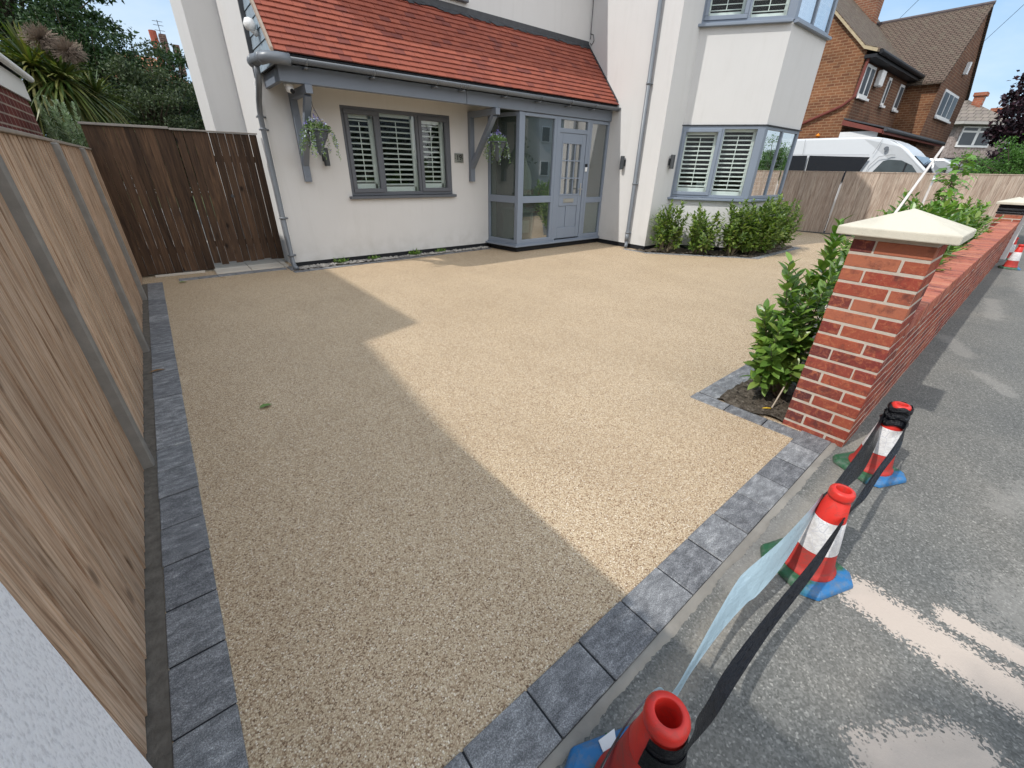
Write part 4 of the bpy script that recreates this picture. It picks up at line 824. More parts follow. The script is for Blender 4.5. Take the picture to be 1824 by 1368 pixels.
spots = [(8.05, 4.98, 1.15, .36, 19), (8.48, 4.48, 1.05, .42, 19), (8.92, 4.02, 1.18, .36, 20), (9.32, 3.84, 1.15, .42, 26), (9.85, 3.80, 1.22, .45, 28), (10.5, 3.86, 1.15, .45, 24)]
labs = ['leftmost green shrub in the bed under the corner bay', 'low spreading shrub second from the left under the bay', 'upright green shrub in front of the white bay wall', 'dense bright shrub below the corner post of the bay window', 'bushy shrub right of the bay corner, next to the paving edge', 'rightmost loose shrub under the bay, reaching toward the far fence']
for i, ((x, y, h, r_, n), lb) in enumerate(zip(spots, labs)): shrub('bay_shrub', x, y, h, r_, n, .105, lb, g, m_laurel2, 20+i, dens=60, w=.48, fill=(160, 180, 240, 340, 380, 260)[i])
g = 'laurels behind the garden wall'
for i, (x, y, h, lb) in enumerate([(5.3, .95, 1.02, 'nearest laurel of the row behind the garden wall'), (6.2, 1.02, 1.12, 'second laurel of the row behind the garden wall, below the sapling'), (7.3, 1.08, 1.10, 'laurel right of the sapling behind the garden wall'), (8.5, 1.12, 1.02, 'middle laurel of the row behind the garden wall, right of centre'), (9.8, 1.12, .98, 'pale yellowish laurel near the far end of the garden wall'), (11.2, 1.10, .92, 'last laurel before the far brick pier')]):
    shrub('laurel_shrub', x, y, h*1.36, .50, 22, .12, lb, g, m_laurel, 40+i, dens=50, w=.48, fill=500)
# sapling
random.seed(5); sp = empty('sapling', (7.45, 1.0, .10), 'young maple-leaved sapling rising above the shrubs in front of the far fence', 'sapling'); st = MB(); lf = MB()
st.tube([(0, 0, 0), (.03, 0, .7), (-.02, .0, 1.25), (-.05, 0, 1.62)], [.012, .011, .008, .004], 6)
def maple(mb, p, n_, r):
    n_ = n_.normalized(); a = n_.orthogonal().normalized(); b = n_.cross(a); ro = random.uniform(0, 6.28)
    vs = [p]+[p+(a*cos(ro+k*2*pi/10)+b*sin(ro+k*2*pi/10))*(r*(1 if k % 2 == 0 else .5))-n_*(r*.15*(k % 2 == 0)) for k in range(10)]
    mb.raw(vs, [(0, k+1, (k+1) % 10+1) for k in range(10)])
for i in range(75):
    z = random.uniform(1.05, 1.64); rr = .22*(1-abs(z-1.38)/.4*.6)*random.random()**.5; a = random.uniform(0, 6.28); p = Vector((-.03+rr*cos(a), rr*sin(a), z)); st.tube([(-.02, 0, z-.06), p], .002, 4)
    maple(lf, p, Vector((cos(a)*.6, sin(a)*.6, .9))+rv()*.3, random.uniform(.038, .066))
st.build('stem', m_stem, sp); lf.build('foliage', m_syc, sp)
def stick(name, a, b, r, mat, label, cat): return tag(MB().tube([a, Vector(a).lerp(Vector(b), .5)+Vector((.003, 0, 0)), b], [r, r*.95, r*.85], 8).build(name, mat, smooth=True), label, cat)
m_cane = simple('bleached_cane', (.5, .43, .34), .7, .2, var=.2, sc=30); m_pole = simple('pale_pole', (.66, .60, .55), .6, .3, var=.1)
stick('garden_cane', (3.01, .80, 0), (3.35, .80, .42), .0055, m_cane, 'thin cane poking from the soil into the laurel beside the pier', 'cane')
stick('garden_pole', (4.15, 1.0, .4), (6.1, 1.0, 1.76), .013, m_pole, 'long pale pole leaning behind the near pier cap across the far fence', 'pole')
def ground_leaf(x, y, z, L_, ang, mat, label, w=.5):
    mb = MB(); leaf2(mb, Vector((0, 0, 0)), Vector((cos(ang), sin(ang), .12)), L_, w, Vector((0, 0, 1)), .18); o = mb.build('fallen_leaf', mat); o.location = (x, y, z); return tag(o, label, 'leaf', 'leaves fallen on the ground')
m_yel = simple('yellow_leaf', (.62, .40, .04), .5, .3); m_gl = simple('green_leaf', (.12, .2, .05), .5, .3); m_brl = simple('brown_leaf', (.22, .12, .05), .7, .2)
ground_leaf(2.96, .84, .028, .085, -.6, m_yel, 'narrow yellow leaf lying on the soil beside the pier', .22)
ground_leaf(.165, 2.95, .012, .085, .25, m_gl, 'green leaf lying alone in the middle of the shaded gravel', .55)
ground_leaf(-.06, 7.30, .01, .10, .3, m_gl, 'curled leaf on the gravel near the foot of the dark gate', .5)
ground_leaf(.42, 7.33, .01, .09, .1, m_brl, 'brown leaf on the gravel below the dark gate', .3)
ground_leaf(-.41, 4.05, .016, .10, .2, m_brl, 'brown leaf on the mortar strip by the timber fence', .35)
random.seed(9)
for i, (x, w_) in enumerate([(2.2, 1), (2.75, .8), (3.55, 1.2), (4.1, .8)]):
    lf = MB()
    for k in range(60): leaf(lf, Vector((random.gauss(0, .05), random.gauss(0, .025), .02)), (rv()+Vector((0, 0, 1.1))), random.uniform(.05, .11)*w_, .22)
    o = lf.build('weed', m_laurel); o.location = (x, 7.37, .01); tag(o, ['small weed in the stones under the left end of the front window', 'tiny weed in the stones, second from the left under the window', 'largest weed in the stones, under the middle of the front window', 'low weed in the stones nearest the porch'][i], 'weed', 'weeds in the house bed')

# ------------------------------------------------------------------ right fence, van, houses
ff = empty('boundary_fence', (14.9, 4, 0), 'tall close-boarded timber fence across the far right side of the drive', 'fence'); A = at(ff)
def fl_(t): return Vector((14.30, 7.8, 0)).lerp(Vector((15.47, .80, 0)), t)
dF = (fl_(1)-fl_(0)).normalized(); nF = Vector((-dF.y, dF.x, 0)); TL = (fl_(1)-fl_(0)).length; y = 0; k = 0
while y < TL-.1:
    e_ = min(y+1.80, TL); mb = MB(); q = y
    while q < e_-.02:
        w_ = min(.105, e_-q); c = fl_(0)+dF*(q+w_/2); mb.ob(c+Vector((0, 0, .80)), dF*(w_/2-.001), nF*.008+dF*.002*random.uniform(-1, 1), (0, 0, .775)); q += w_
    mb.build('panel', m_far_fence, ff, M4=A)
    c = fl_(0)+dF*(y+e_-y)/1; mb = MB(); mb.ob(fl_(0)+dF*((y+e_)/2)+Vector((0, 0, 1.588)), dF*((e_-y)/2-.002), nF*.018, (0, 0, .011)); mb.build('capping', m_far_fence, ff, M4=A)
    mb = MB(); mb.ob(fl_(0)+dF*(e_+.012)-nF*.014+Vector((0, 0, .70)), dF*.012, nF*.006, (0, 0, .62)); mb.build('joint_batten', m_pole, ff, M4=A)
    y = e_+.03; k += 1
mb = MB(); mb.ob(fl_(.5)+Vector((0, 0, .012)), dF*(TL/2), nF*.02, (0, 0, .012)); mb.build('gravel_board', m_dconc, ff, M4=A)
# minibus
van = empty('minibus', (17.3, 5, 0), 'white high-roofed minibus parked behind the timber fence', 'minibus'); A = at(van)
m_vw = simple('white_car_paint', (.60, .62, .64), .25, .5, var=.02); m_vg = M('dark_van_glass', .05, .7); m_vg.col((.012, .014, .018)); m_vg = m_vg.m
X0, X1_ = 16.3, 18.15
prof = [(8.8, .35), (8.8, 2.42), (8.6, 2.50), (4.5, 2.50), (4.2, 2.485), (3.95, 2.44), (3.75, 2.37), (3.55, 2.27), (3.38, 2.16), (3.22, 2.02), (2.62, 1.52), (2.35, 1.32), (1.75, 1.14), (1.55, .98), (1.5, .4)]
mb = MB(); n = len(prof)
def sec(xo, y, z): 
    k = max(0, (z-1.1))*.085+(.10 if z > 2.40 else 0); return (X0+xo*1+k, y, z), (X1_-k, y, z)
L1 = [sec(0, y, z)[0] for y, z in prof]; L2 = [sec(0, y, z)[1] for y, z in prof]
mb.raw(L1+L2, [tuple(range(n)), tuple(range(n, 2*n))[::-1]]+[(i, n+i, n+(i+1) % n, (i+1) % n) for i in range(n)])
vb = mb.build('body', m_vw, van, M4=A, bevel=.05, seg=3)
def vquad(pts, name, mat, off=.012):
    mb = MB(); P = [Vector((X0+max(0, z-1.1)*.085-off, y, z)) for y, z in pts]; mb.ext(P, (.01, 0, 0)); return mb.build(name, mat, van, M4=A, bevel=.0)
vquad([(8.6, 1.35), (8.6, 2.04), (5.78, 2.03), (5.72, 1.35)], 'side_window', m_vg); vquad([(5.66, 1.35), (5.72, 2.03), (4.16, 1.98), (4.36, 1.35)], 'side_window', m_vg)
vquad([(3.98, 1.25), (3.96, 1.62), (3.82, 1.88), (3.72, 1.92), (3.42, 1.90), (3.15, 1.78), (2.80, 1.42), (2.75, 1.25)], 'door_window', simple('van_door_glass', (.06, .075, .08), .1, .7, var=.4, sc=4))
vquad([(3.30, 1.3), (3.30, 1.84), (3.26, 1.82), (3.26, 1.3)], 'quarter_bar', m_black, .018)
for a in ([(4.12, .5), (4.12, 1.3), (4.10, 1.75), (3.95, 1.98), (3.7, 2.03), (3.6, 2.02), (3.6, 2.035), (3.7, 2.045), (3.96, 1.995), (4.115, 1.76), (4.135, 1.3), (4.135, .5)], [(8.8, 2.07), (4.2, 2.03), (4.2, 2.042), (8.8, 2.082)], [(5.92, 2.05), (5.98, 2.47), (5.99, 2.47), (5.93, 2.05)], [(4.12, 2.05), (4.02, 2.44), (4.03, 2.44), (4.13, 2.05)]): vquad(a, 'panel_seam', simple('seam_grey', (.3, .31, .32), .5), .005)
mb = MB(); mb.tube([(16.37, 3.86, 2.19), (16.405, 3.86, 2.19)], .052, 16); mb.build('roof_vent', m_pipe, van, M4=A)
mb = MB(); mb.ext([(16.42, 3.19, 1.995), (18.02, 3.19, 1.995), (18.1, 2.66, 1.555), (16.36, 2.66, 1.555)], (0, -.012, .018)); mb.build('windscreen', m_vg, van, M4=A)
mb = MB(); mb.box(16.10, 16.25, 2.70, 2.80, 1.42, 1.72); mb.build('mirror', m_black, van, M4=A, bevel=.02)
for y in (7.6, 2.45):
    for x in (16.32, 17.98):
        w = MB().tube([(x, y, .33), (x+.2, y, .33)], .33, 20).build('wheel', m_black, van, M4=A)
# second van glimpsed behind
v2 = empty('parked_van', (19.3, 3, 0), 'silver vehicle roof glimpsed behind the minibus windscreen', 'van'); A = at(v2)
mb = MB(); q = [(2.6, .4), (2.6, 1.85), (2.9, 2.0), (4.1, 2.02), (4.4, 1.85), (4.45, .4)]; n = len(q); mb.raw([(18.6, y, z) for y, z in q]+[(20.2, y, z) for y, z in q], [tuple(range(n))[::-1], tuple(range(n, 2*n))]+[(i, (i+1) % n, n+(i+1) % n, n+i) for i in range(n)]); mb.build('body', simple('silver_paint', (.45, .46, .47), .3, .5, .3), v2, bevel=.05, seg=2, M4=A)
MB().box(18.58, 18.6, 2.75, 4.2, 1.35, 1.75).build('side_window', m_vg, v2, M4=A)

# brick house
m_fpane = simple('dull_far_pane', (.055, .07, .085), .35, .4, var=.3, sc=.8)
bh = empty('brick_house', (22, 8, 0), 'brown brick house with cross gable and brown tiled roof beyond the minibus', 'house'); A = at(bh)
bX = brick_tex('sunlit_brick_side', 1, (.215, .095, .047), (.145, .06, .034), (.28, .17, .10)); bY = brick_tex('shaded_brick_front', 0, (.15, .07, .042), (.105, .05, .034), (.19, .13, .09))  # same brick; sun and shade tones put into side and front colours
tX = tile_tex('brown_roof_tile', 0, (.115, .085, .065), (.15, .11, .085), .10, .17); tY = tile_tex('cross_gable_tile', 1, (.13, .092, .072), (.15, .11, .085), .07, .16, (.14, .125, .09))
mb = MB(); mb.cur = 0   # X-facing brick = slot 0, Y-facing = slot 1
rz = lambda y: 4.99+.925*(y-5.87)
mb.ext([(18.6, 5.8, 0), (18.6, 12.8, 0), (18.6, 12.8, 4.85), (18.6, 9.3, 8.16), (18.6, 5.87, 4.99), (18.6, 5.8, 4.96)], (.3, 0, 0))
mb.box(24.25, 24.5, 4.82, 5.8, 0, 4.68); mb.box(29.3, 29.5, 4.82, 12, 0, 4.68)
mb.cur = 1; mb.box(18.9, 24.3, 5.802, 6.1, 0, 4.95)
mb.ext([(24.2, 4.8, 0), (29.5, 4.8, 0), (29.5, 4.8, 4.72), (26.75, 4.8, 7.24), (24.2, 4.8, 4.72)], (0, .02, 0)); mb.build('wall', [bX, bY], bh, M4=A)
mb = MB(); mb.cur = 0
mb.ext([(18.5, 5.45, 4.86), (26.3, 5.45, 4.86), (26.6, 5.87, 5.0), (18.5, 5.87, 5.0)], (0, 0, .1)); mb.ext([(18.5, 5.87, 5.0), (26.6, 5.87, 5.0), (29.6, 9.3, 8.17), (18.5, 9.3, 8.17)], (0, 0, .1)); mb.ext([(18.5, 9.3, 8.2), (29.6, 9.3, 8.2), (29.6, 13.1, 5.0), (18.5, 13.1, 5.0)], (0, 0, .1))
mb.cur = 1; mb.ext([(24.0, 4.72, 4.60), (26.75, 4.72, 7.27), (26.75, 8.6, 7.27), (24.0, 8.6, 4.60)], (0, 0, .09)); mb.ext([(29.7, 4.72, 4.58), (26.75, 4.72, 7.27), (26.75, 8.6, 7.27), (29.7, 8.6, 4.58)], (0, 0, .09))
rf = mb.build('roof', [tX, tY], bh, M4=A)
mb = MB(); mb.box(25.85, 26.48, 8.25, 9.3, 6.9, 9.6); mb.box(25.8, 26.53, 8.2, 9.35, 9.6, 9.75); ch = mb.build('chimney', brick_tex('chimney_brick', 1, (.24, .1, .06), (.17, .075, .05), (.28, .2, .14)), rf)
mb = MB(); mb.tube([(26.75, 4.7, 7.36), (26.75, 8.5, 7.36)], .065, 8); mb.build('ridge_tiles', simple('ridge_tile', (.11, .09, .09), .8, .2, var=.3, sc=8), rf)
mb = MB(); mb.ext([(18.47, 5.5, 4.87), (18.47, 5.87, 4.99), (18.47, 9.3, 8.16), (18.47, 9.3, 8.24), (18.47, 5.87, 5.07), (18.47, 5.5, 4.95)], (.05, 0, 0)); mb.build('verge', simple('verge_cream', (.42, .34, .22), .9, .2, var=.3, sc=10), rf)
m_rbr = simple('red_brown_paint', (.15, .04, .03), .6, .3, var=.2)
mb = MB(); mb.tube([(18.55, 5.42, 4.88), (25.6, 5.42, 4.88)], .065, 10); mb.box(18.5, 25.6, 5.48, 5.8, 4.74, 4.83); mb.build('gutter', m_black, bh, M4=A)
mb = MB(); mb.tube([(18.62, 5.70, 4.8), (18.55, 5.72, 3.75), (18.53, 5.98, 3.52), (18.53, 7.25, 2.98), (18.53, 7.3, 2.6)], .045, 8); mb.tube([(18.5, 7.2, 2.9), (18.5, 7.2, 2.5)], .12, 8); mb.build('downpipe', m_rbr, bh, M4=A)
def pwin(x0, x1, y, z0, z1, nm, n=1):
    mb = MB(); mb.box(x0, x1, y-.03, y-.003, z0, z1); f = mb.build('window', m_white, bh, M4=A); g = MB(); w_ = (x1-x0)/n
    for i in range(n): g.box(x0+i*w_+.07, x0+(i+1)*w_-.07, y-.036, y-.031, z0+.08, z1-.08)
    g.build('pane', m_fpane, f); MB().box(x0-.05, x1+.05, y-.10, y-.031, z0-.07, z0-.005).build('sill', m_white, f)
pwin(18.95, 19.95, 5.80, 3.82, 4.68, 'w', 2); pwin(21.65, 22.0, 5.80, 3.80, 4.62, 'w'); pwin(23.3, 23.85, 5.80, 3.80, 4.60, 'w'); pwin(25.2, 28.0, 4.80, 3.65, 4.55, 'w', 3)
mb = MB(); mb.box(20.2, 20.6, 5.62, 5.79, 4.2, 4.65); mb.build('alarm_box', m_white, bh, M4=A, bevel=.03); mb = MB(); mb.box(26.9, 27.15, 4.68, 4.79, 5.2, 5.6); mb.build('wall_lamp', m_white, bh, M4=A)
mb = MB(); mb.ext([(18.45, 5.79, 3.12), (18.45, 4.62, 2.80), (18.45, 4.62, 2.70), (18.45, 5.79, 2.98)], (.06, 0, 0)); mb.box(18.5, 27.5, 4.58, 4.62, 2.68, 2.82); cano = mb.build('canopy_fascia', m_rbr, bh, M4=A)
mb = MB(); mb.ext([(18.5, 5.79, 3.14), (27.5, 5.79, 3.14), (27.5, 4.55, 2.83), (18.5, 4.55, 2.83)], (0, 0, .04)); mb.tube([(18.4, 4.54, 2.80), (27.6, 4.54, 2.80)], .055, 8); mb.build('canopy_roof', m_lead, bh, M4=A)
mb = MB(); mb.box(18.58, 18.62, 4.75, 5.79, 2.35, 2.78); mb.build('white_boarding', m_white, bh, M4=A); mb = MB(); mb.lathe([(0, .07), (.07, 0), (0, -.07)], (18.5, 6.4, 2.7), 10); mb.build('orange_beacon', simple('orange_plastic', (.8, .25, .02), .5), bh, M4=A)
# pebbledash house
ph = empty('pebbledash_house', (45, 8, 0), 'grey pebbledash house with hipped roof and bay beyond the brick house', 'house'); A = at(ph); m_peb = M('pebbledash', .9, .2); _v = m_peb.noise(9, 6, .7); m_peb.col(m_peb.ramp(_v, [(.35, (.17, .135, .12)), (.5, (.32, .26, .235)), (.65, (.42, .36, .33))])); m_peb = m_peb.m
pl = [(43, 14), (43, 6.75), (45.3, 5.0), (52, 5.0), (52, 14)]
mb = MB(); mb.prism(pl, 0, 4.75); mb.build('wall', m_peb, ph, M4=A)
mb = MB(); ev = [(42.4, 14.6), (42.4, 6.5), (45.0, 4.4), (52.6, 4.4), (52.6, 14.6)]; mb.raw([(x, y, 4.78) for x, y in ev]+[(46.5, 9.4, 7.4), (48, 10, 7.4)], [(0, 1, 2, 3, 4), (1, 0, 5), (2, 1, 5), (3, 2, 5, 6), (4, 3, 6), (0, 4, 6, 5)]); prf = mb.build('roof', tile_tex('grey_roof_tile', 1, (.19, .16, .14), (.24, .2, .17), .24, .3), ph, M4=A)
mb = MB(); mb.prism([(42.38, 14.6), (42.38, 6.49), (44.98, 4.38), (52.6, 4.38), (52.6, 14.6)], 4.62, 4.775); mb.build('soffit', simple('pale_soffit', (.4, .38, .35), .7), ph, M4=A)
mb = MB(); mb.box(45.2, 45.9, 6.45, 6.95, 5, 6.55); mb.box(45.12, 45.98, 6.37, 7.03, 6.40, 6.60); mb.build('chimney', brick_tex('chimney_brick_far', 1, (.34, .11, .06), (.26, .09, .05), (.3, .2, .15), .3, .12), prf)
dcp = Vector((2.3, -1.75, 0)).normalized(); ncp = Vector((dcp.y, -dcp.x, 0))
for z0, z1, s0, s1, nn in ((3.35, 4.55, .35, 2.6, 2), (.9, 2.45, .3, 2.7, 2)):
    O = Vector((43, 6.75, 0))+ncp*.03; mb = MB(); mb.ob(O+dcp*(s0+s1)/2+Vector((0, 0, (z0+z1)/2)), dcp*((s1-s0)/2), ncp*.03, (0, 0, (z1-z0)/2)); f = mb.build('window', m_white, ph, M4=A); g = MB(); w_ = (s1-s0)/nn
    for i in range(nn): g.ob(O+ncp*.034+dcp*(s0+(i+.5)*w_)+Vector((0, 0, (z0+z1)/2-.12)), dcp*(w_/2-.1), ncp*.004, (0, 0, (z1-z0)/2-.24)); g.ob(O+ncp*.034+dcp*(s0+(i+.5)*w_)+Vector((0, 0, z1-.17)), dcp*(w_/2-.1), ncp*.004, (0, 0, .08))
    g.build('pane', m_fpane, f)
mb = MB(); mb.ext([(43.0, 6.75, 2.6), (45.3, 5.0, 2.6), (45.0, 4.4, 2.5), (42.6, 6.3, 2.5)], (0, 0, .12)); mb.build('bay_canopy', m_black, ph, M4=A)
mb = MB(); mb.box(48.0, 48.7, 5.6, 6.15, 0, 5.9); mb.box(47.92, 48.78, 5.52, 6.23, 5.7, 5.9); tag(mb.build('brick_chimney', brick_tex('chimney_brick_3', 1, (.34, .11, .06), (.26, .09, .05), (.3, .2, .15), .3, .12)), 'red chimney stack showing behind the purple tree', 'chimney')

# ------------------------------------------------------------------ trees
def tree(name, x, y, h, rad, zc, nclump, per, leafL, lm, label, seed, group=None, cs=.33, w=.5, cat='tree', squash=.8, trunk=.09, minz=.2):
    random.seed(seed); o = empty(name, (x, y, 0), label, cat, group); br = MB(); lf = MB()
    br.tube([(0, 0, 0), (.05, .03, zc*.5), (0, 0, zc)], [trunk, trunk*.75, trunk*.4], 8)
    for i in range(nclump):
        v = rv(); rr = random.random()**.45*random.uniform(.8, 1.12); c = Vector((v.x*rad*rr, v.y*rad*rr, zc+v.z*(h-zc)*rr*(1 if v.z > 0 else squash)))
        if c.z < minz: c.z = minz+random.random()*.3
        k = Vector((0, 0, max(.2, min(c.z*.7, zc)))); br.tube([k, k.lerp(c, .5)+rv()*.1, c], [trunk*.3, trunk*.18, .006], 5)
        s = cs*random.uniform(.55, 1.25)
        for j in range(per):
            g_ = rv()*s*random.random()**.5; g_.z *= .7; leaf(lf, c+g_, rv()+Vector((0, 0, -.2)), leafL*random.uniform(.6, 1.2), w)
    br.build('trunk', m_bark, o); lf.build('crown', lm, o); return o
g = 'trees beyond the gate'
tree('tree', -1.4, 17.5, 7.6, 2.1, 4.6, 150, 130, .13, m_tree, 'tallest dark leafy tree at the top left behind the palms', 61, g, .42)
tree('tree', .55, 14.6, 3.75, 1.45, 2.0, 210, 160, .075, m_tree2, 'broad olive-green bushy tree just left of the white house', 62, g, .30, minz=.8)
tree('tree', -.45, 15.8, 4.7, 1.5, 2.6, 190, 130, .085, m_tree, 'dark round tree behind the palm trunk', 63, g, .32)
tree('tree', 1.25, 17.0, 4.75, 1.45, 2.6, 190, 130, .085, m_tree, 'dark green tree below the distant chimneys', 64, g, .3)
tree('tree', -2.6, 13.5, 4.2, 1.5, 2.4, 90, 110, .1, m_tree, 'dark tree filling the gap above the brick extension', 65, g, .4)
# feathery sprays on the skyline
random.seed(66); o = empty('tree', (.4, 16.4, 0), 'light feathery tree whose twigs stand against the sky left of the house', 'tree', g); br = MB(); lf = MB(); br.tube([(0, 0, 0), (0, 0, 2.6)], [.06, .03], 6)
for i in range(46):
    e_ = Vector((random.uniform(-1.0, 1.0), random.uniform(-.6, .6), random.uniform(3.2, 4.55))); e_.z -= max(0, e_.x+.1)*.75
    s0 = Vector((e_.x*.5, 0, 2.3)); br.tube([s0, s0.lerp(e_, .6)+Vector((0, 0, .1)), e_], [.016, .009, .003], 4)
    for j in range(80): t = random.uniform(.35, 1); p = s0.lerp(e_, t)+rv()*.10*(1.3-t); leaf(lf, p, rv(), random.uniform(.04, .085), .5)
br.build('trunk', m_bark, o); lf.build('crown', m_tree, o)
def palm(x, y, heads, label, seed):
    random.seed(seed); o = empty('cordyline_palm', (x, y, 0), label, 'palm', 'cordyline palms beyond the gate'); tr = MB(); lf = MB(); fl = MB()
    for (hx, hy, hz, R_, dead, n) in heads:
        c = Vector((hx, hy, hz)); tr.tube([(0, 0, 0), Vector((hx*.35, hy*.3, hz*.5)), c], [.10, .085, .07], 8)
        for i in range(n):
            v = rv(); v.z = v.z*1.0+.12; v.normalize(); L_ = R_*random.uniform(.7, 1.1); s = v.cross(Vector((0, 0, 1))).normalized() if abs(v.z) < .98 else Vector((1, 0, 0)); W_ = random.uniform(.016, .027); pts = []
            for k in range(6):
                t = k/5; p = c+v*(L_*t)+Vector((0, 0, -1))*(L_*.42*t*t*(1.15-v.z*.6)); ww = W_*(.55+1.2*t)*(1-t)**.5 if t > .1 else W_*.5; pts += [p-s*ww, p+s*ww]
            lf.raw(pts, [(2*k, 2*k+1, 2*k+3, 2*k+2) for k in range(5)])
        if dead:
            dx, dz, r_ = dead
            for i in range(420):
                v = rv(); q = c+Vector((dx, -.25, dz)); e_ = q+Vector((v.x, v.y*.7, v.z*.85))*r_*random.uniform(.6, 1.05); sd_ = v.orthogonal().normalized()*.006; fl.poly([q-sd_, q+sd_, e_+sd_*.6, e_-sd_*.6])
                for j in range(2): p = q.lerp(e_, random.uniform(.5, 1)); d2 = (v+rv()*.7).normalized()*.05; fl.poly([p, p+d2+sd_*.7, p+d2-sd_*.7])
    tr.build('trunk', m_bark, o); lf.build('leaves', m_palm, o)
    if fl.v: fl.build('seed_head', m_dead, o)
palm(-.72, 12.0, [(.02, 0, 2.72, .80, (.22, .42, .26), 330), (-.30, .1, 2.86, .85, (.26, .42, .26), 300), (.40, .3, 2.55, .62, None, 170)], 'spiky palm with two dried beige seed heads above the gate corner', 71)
palm(-1.75, 12.4, [(0, 0, 3.0, .95, None, 300), (.35, -.1, 2.7, .8, None, 160)], 'second spiky palm at the far left edge, without seed heads', 72)
shrub('silver_shrub', -.64, 8.45, 2.34, .34, 95, .065, 'silvery grey-leaved bush between the brick extension and the gate', None, m_silver, 73, dens=170, w=.36)
# neighbour's brick extension, distant roofs
ex = empty('brick_extension', (-1.6, 5, 0), 'low dark red brick extension with white gutter behind the timber fence', 'extension'); A = at(ex)
mb = MB(); mb.box(-3.0, -.96, 6.0, 9.15, 0, 2.30); mb.build('wall', brick_tex('dark_red_brick', 1, (.13, .028, .022), (.095, .022, .02), (.30, .24, .2), .225, .10, .010), ex, M4=A)
mb = MB(); mb.box(-3.0, -.93, 5.9, 9.20, 2.32, 2.40); mb.box(-.955, -.93, 6, 9.18, 2.17, 2.32); mb.build('fascia', m_white, ex, M4=A)
mb = MB(); mb.tube([(-.86, 5.9, 2.43), (-.86, 9.28, 2.43)], .038, 10); mb.build('gutter', m_white, ex, M4=A)
mb = MB(); mb.ext([(-.86, 5.9, 2.46), (-.86, 9.25, 2.46), (-3.0, 9.25, 2.56), (-3.0, 5.9, 2.56)], (0, 0, .03)); mb.build('roof', m_lead, ex, M4=A)
dh = empty('distant_house', (1, 32, 0), 'distant house with orange tiled roof glimpsed through the trees', 'house'); A = at(dh)
mb = MB(); mb.box(-3, 3, 30, 36, 0, 4.8); mb.build('wall', m_render, dh, M4=A); mb = MB(); mb.raw([(-3.2, 29.7, 4.7), (3.3, 29.7, 4.7), (2.0, 33, 6.3), (-1.6, 33, 6.3), (-3.2, 36.3, 4.7), (3.3, 36.3, 4.7)], [(0, 1, 2, 3), (3, 2, 5, 4), (0, 3, 4), (1, 5, 2)]); r_ = mb.build('roof', tile_tex('orange_tile', 0, (.38, .15, .08), (.45, .2, .11), .25, .3), dh, M4=A)
mb = MB(); mb.tube([(2.12, 30.6, 5.0), (2.12, 30.6, 7.02)], .15, 8); mb.build('chimney_pot', simple('terracotta', (.30, .08, .05), .8, .2), r_); mb = MB(); mb.box(2.35, 2.62, 30.6, 31.2, 5.6, 6.95); mb.box(2.8, 3.05, 30.6, 31.2, 5.4, 6.6); c_ = mb.build('chimney', brick_tex('dark_chimney', 0, (.12, .07, .06), (.09, .05, .05), (.2, .15, .12)), r_)
mb = MB(); mb.tube([(2.45, 30.8, 6.9), (2.45, 30.8, 7.5)], .015, 5)
for z in (7.1, 7.3, 7.45): mb.tube([(2.25, 30.8, z), (2.65, 30.8, z)], .012, 4)
mb.build('aerial', m_lead, r_)
# right-hand planting
g = 'plants beyond the far fence'
tree('purple_tree', 31.0, 1.35, 7.6, 2.6, 4.0, 300, 120, .2, m_purple, 'dark purple-leaved tree at the right edge beyond the fence', 81, g, .55, .6)
tree('hedge_bush', 17.4, 1.1, 2.5, 1.3, 1.3, 260, 150, .06, m_hedge, 'bright green clipped bush below the purple tree', 82, g, .26, cat='bush')
tree('hedge_bush', 20.6, 1.9, 2.3, .9, 1.3, 60, 90, .08, m_purple, 'low dark bush between the pebbledash house and the hedge', 83, g, .3, cat='bush')
# telephone wires
for a, b, lb in (((26, 9.5, 7.9), (14, -9, 6.9), 'left thin telephone wire crossing the sky above the brick roof'), ((30, 6.5, 6.9), (20, -8, 7.6), 'right thin telephone wire crossing the sky beside the gable')):
    pass
def wire(r0, r1, t0, t1, lb):
    a = Vector((0, 0, 1.5))+Vector(r0)*t0; b = Vector((0, 0, 1.5))+Vector(r1)*t1; d = b-a; a2 = a-d*.0; b2 = b+d*3
    m_ = (a2+b2)/2-Vector((0, 0, .0)); tag(MB().tube([a2, m_, b2], .014, 5).build('telephone_wire', m_lead), lb, 'wire', 'overhead telephone wires')
wire((1.5309, .4379, .3322), (1.5899, .4236, .3817), 30, 26, 'left thin telephone wire above the brown roof'); wire((1.6804, .2886, .2903), (1.7881, .2599, .3769), 30, 25, 'right thin telephone wire beside the gable')

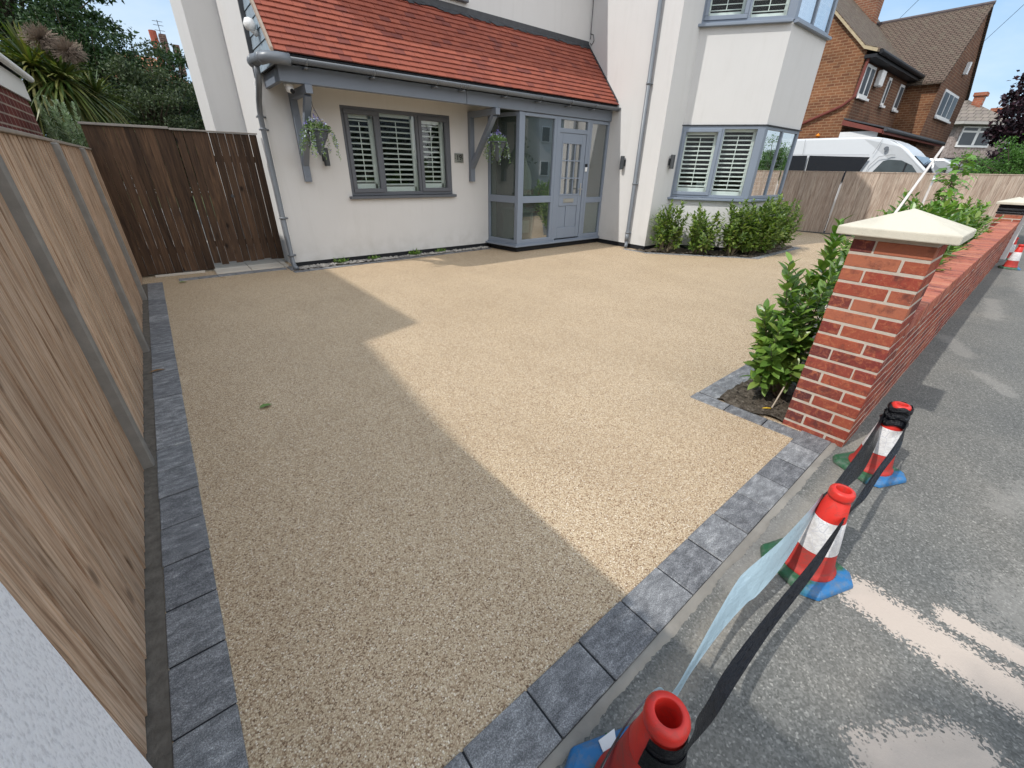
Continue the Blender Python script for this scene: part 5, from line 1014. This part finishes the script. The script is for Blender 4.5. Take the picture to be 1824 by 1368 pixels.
# ------------------------------------------------------------------ out of view: what shades the drive and what the glass reflects
nh = empty('neighbour_house', (-7, 6, 0), 'two-storey neighbouring house left of the timber fence', 'house'); A = at(nh)
mb = MB(); mb.box(-9, -3.2, 4.9, 11.5, 0, 5.1); mb.box(-9, -4.1, 1.3, 4.9, 0, 5.1); mb.build('wall', brick_tex('neighbour_brick', 1, (.3, .1, .06), (.22, .08, .05), (.3, .25, .2)), nh, M4=A)
mb = MB(); mb.ext([(-2.91, 4.72, 5.2), (-2.91, 11.8, 5.2), (-6, 11.8, 7.4), (-6, 4.72, 7.4)], (0, 0, -.08)); mb.ext([(-3.88, .9, 5.2), (-3.55, 4.72, 5.2), (-6, 4.72, 7), (-6, .9, 7)], (0, 0, -.08)); mb.build('roof', m_rooft, nh, M4=A)
tree('street_tree', -3.80, .22, 5.9, .52, 5.0, 60, 60, .1, m_tree, 'slender street tree on the pavement left of the camera', 91, None, .26)
oh = empty('opposite_house', (20, -18, 0), 'white house across the road behind the camera', 'house'); A = at(oh)
for (x0, x1) in ((4, 15), (24, 35)):
    mb = MB(); mb.box(x0, x1, -22, -15, 0, 5.4); mb.build('wall', m_render, oh, M4=A); mb = MB(); mb.raw([(x0-.4, -14.6, 5.3), (x1+.4, -14.6, 5.3), (x1+.4, -22.4, 5.3), (x0-.4, -22.4, 5.3), (x0+2, -18.5, 8), (x1-2, -18.5, 8)], [(0, 1, 5, 4), (1, 2, 5), (2, 3, 4, 5), (3, 0, 4)]); mb.build('roof', m_rooft, oh, M4=A)
    for i in range(3):
        for z in (1, 3.4): f = MB().box(x0+1.4+i*3.3, x0+2.3+i*3.3, -14.99, -14.93, z, z+1.1).build('window', m_white, oh, M4=A); MB().box(x0+1.47+i*3.3, x0+2.23+i*3.3, -14.93, -14.92, z+.07, z+1.03).build('pane', m_fpane, f)
for i, (x, y, h) in enumerate([(19.5, -13.5, 6.5), (21.5, -15.5, 7), (17.3, -13.2, 4.5), (38, -15, 6.5), (42, -14, 7.5), (1, -14, 7), (11.5, -12.2, 3)]):
    tree('roadside_tree', x, y, h, 2.1, h*.5, 70, 60, .3, m_tree, ['tall tree between the opposite houses', 'tree behind the gap opposite', 'bushy tree at the corner of the opposite house', 'tree right of the opposite houses', 'last tree of the opposite row', 'tree left of the opposite house', 'low bush before the opposite house'][i], 100+i, 'trees across the road', .8)
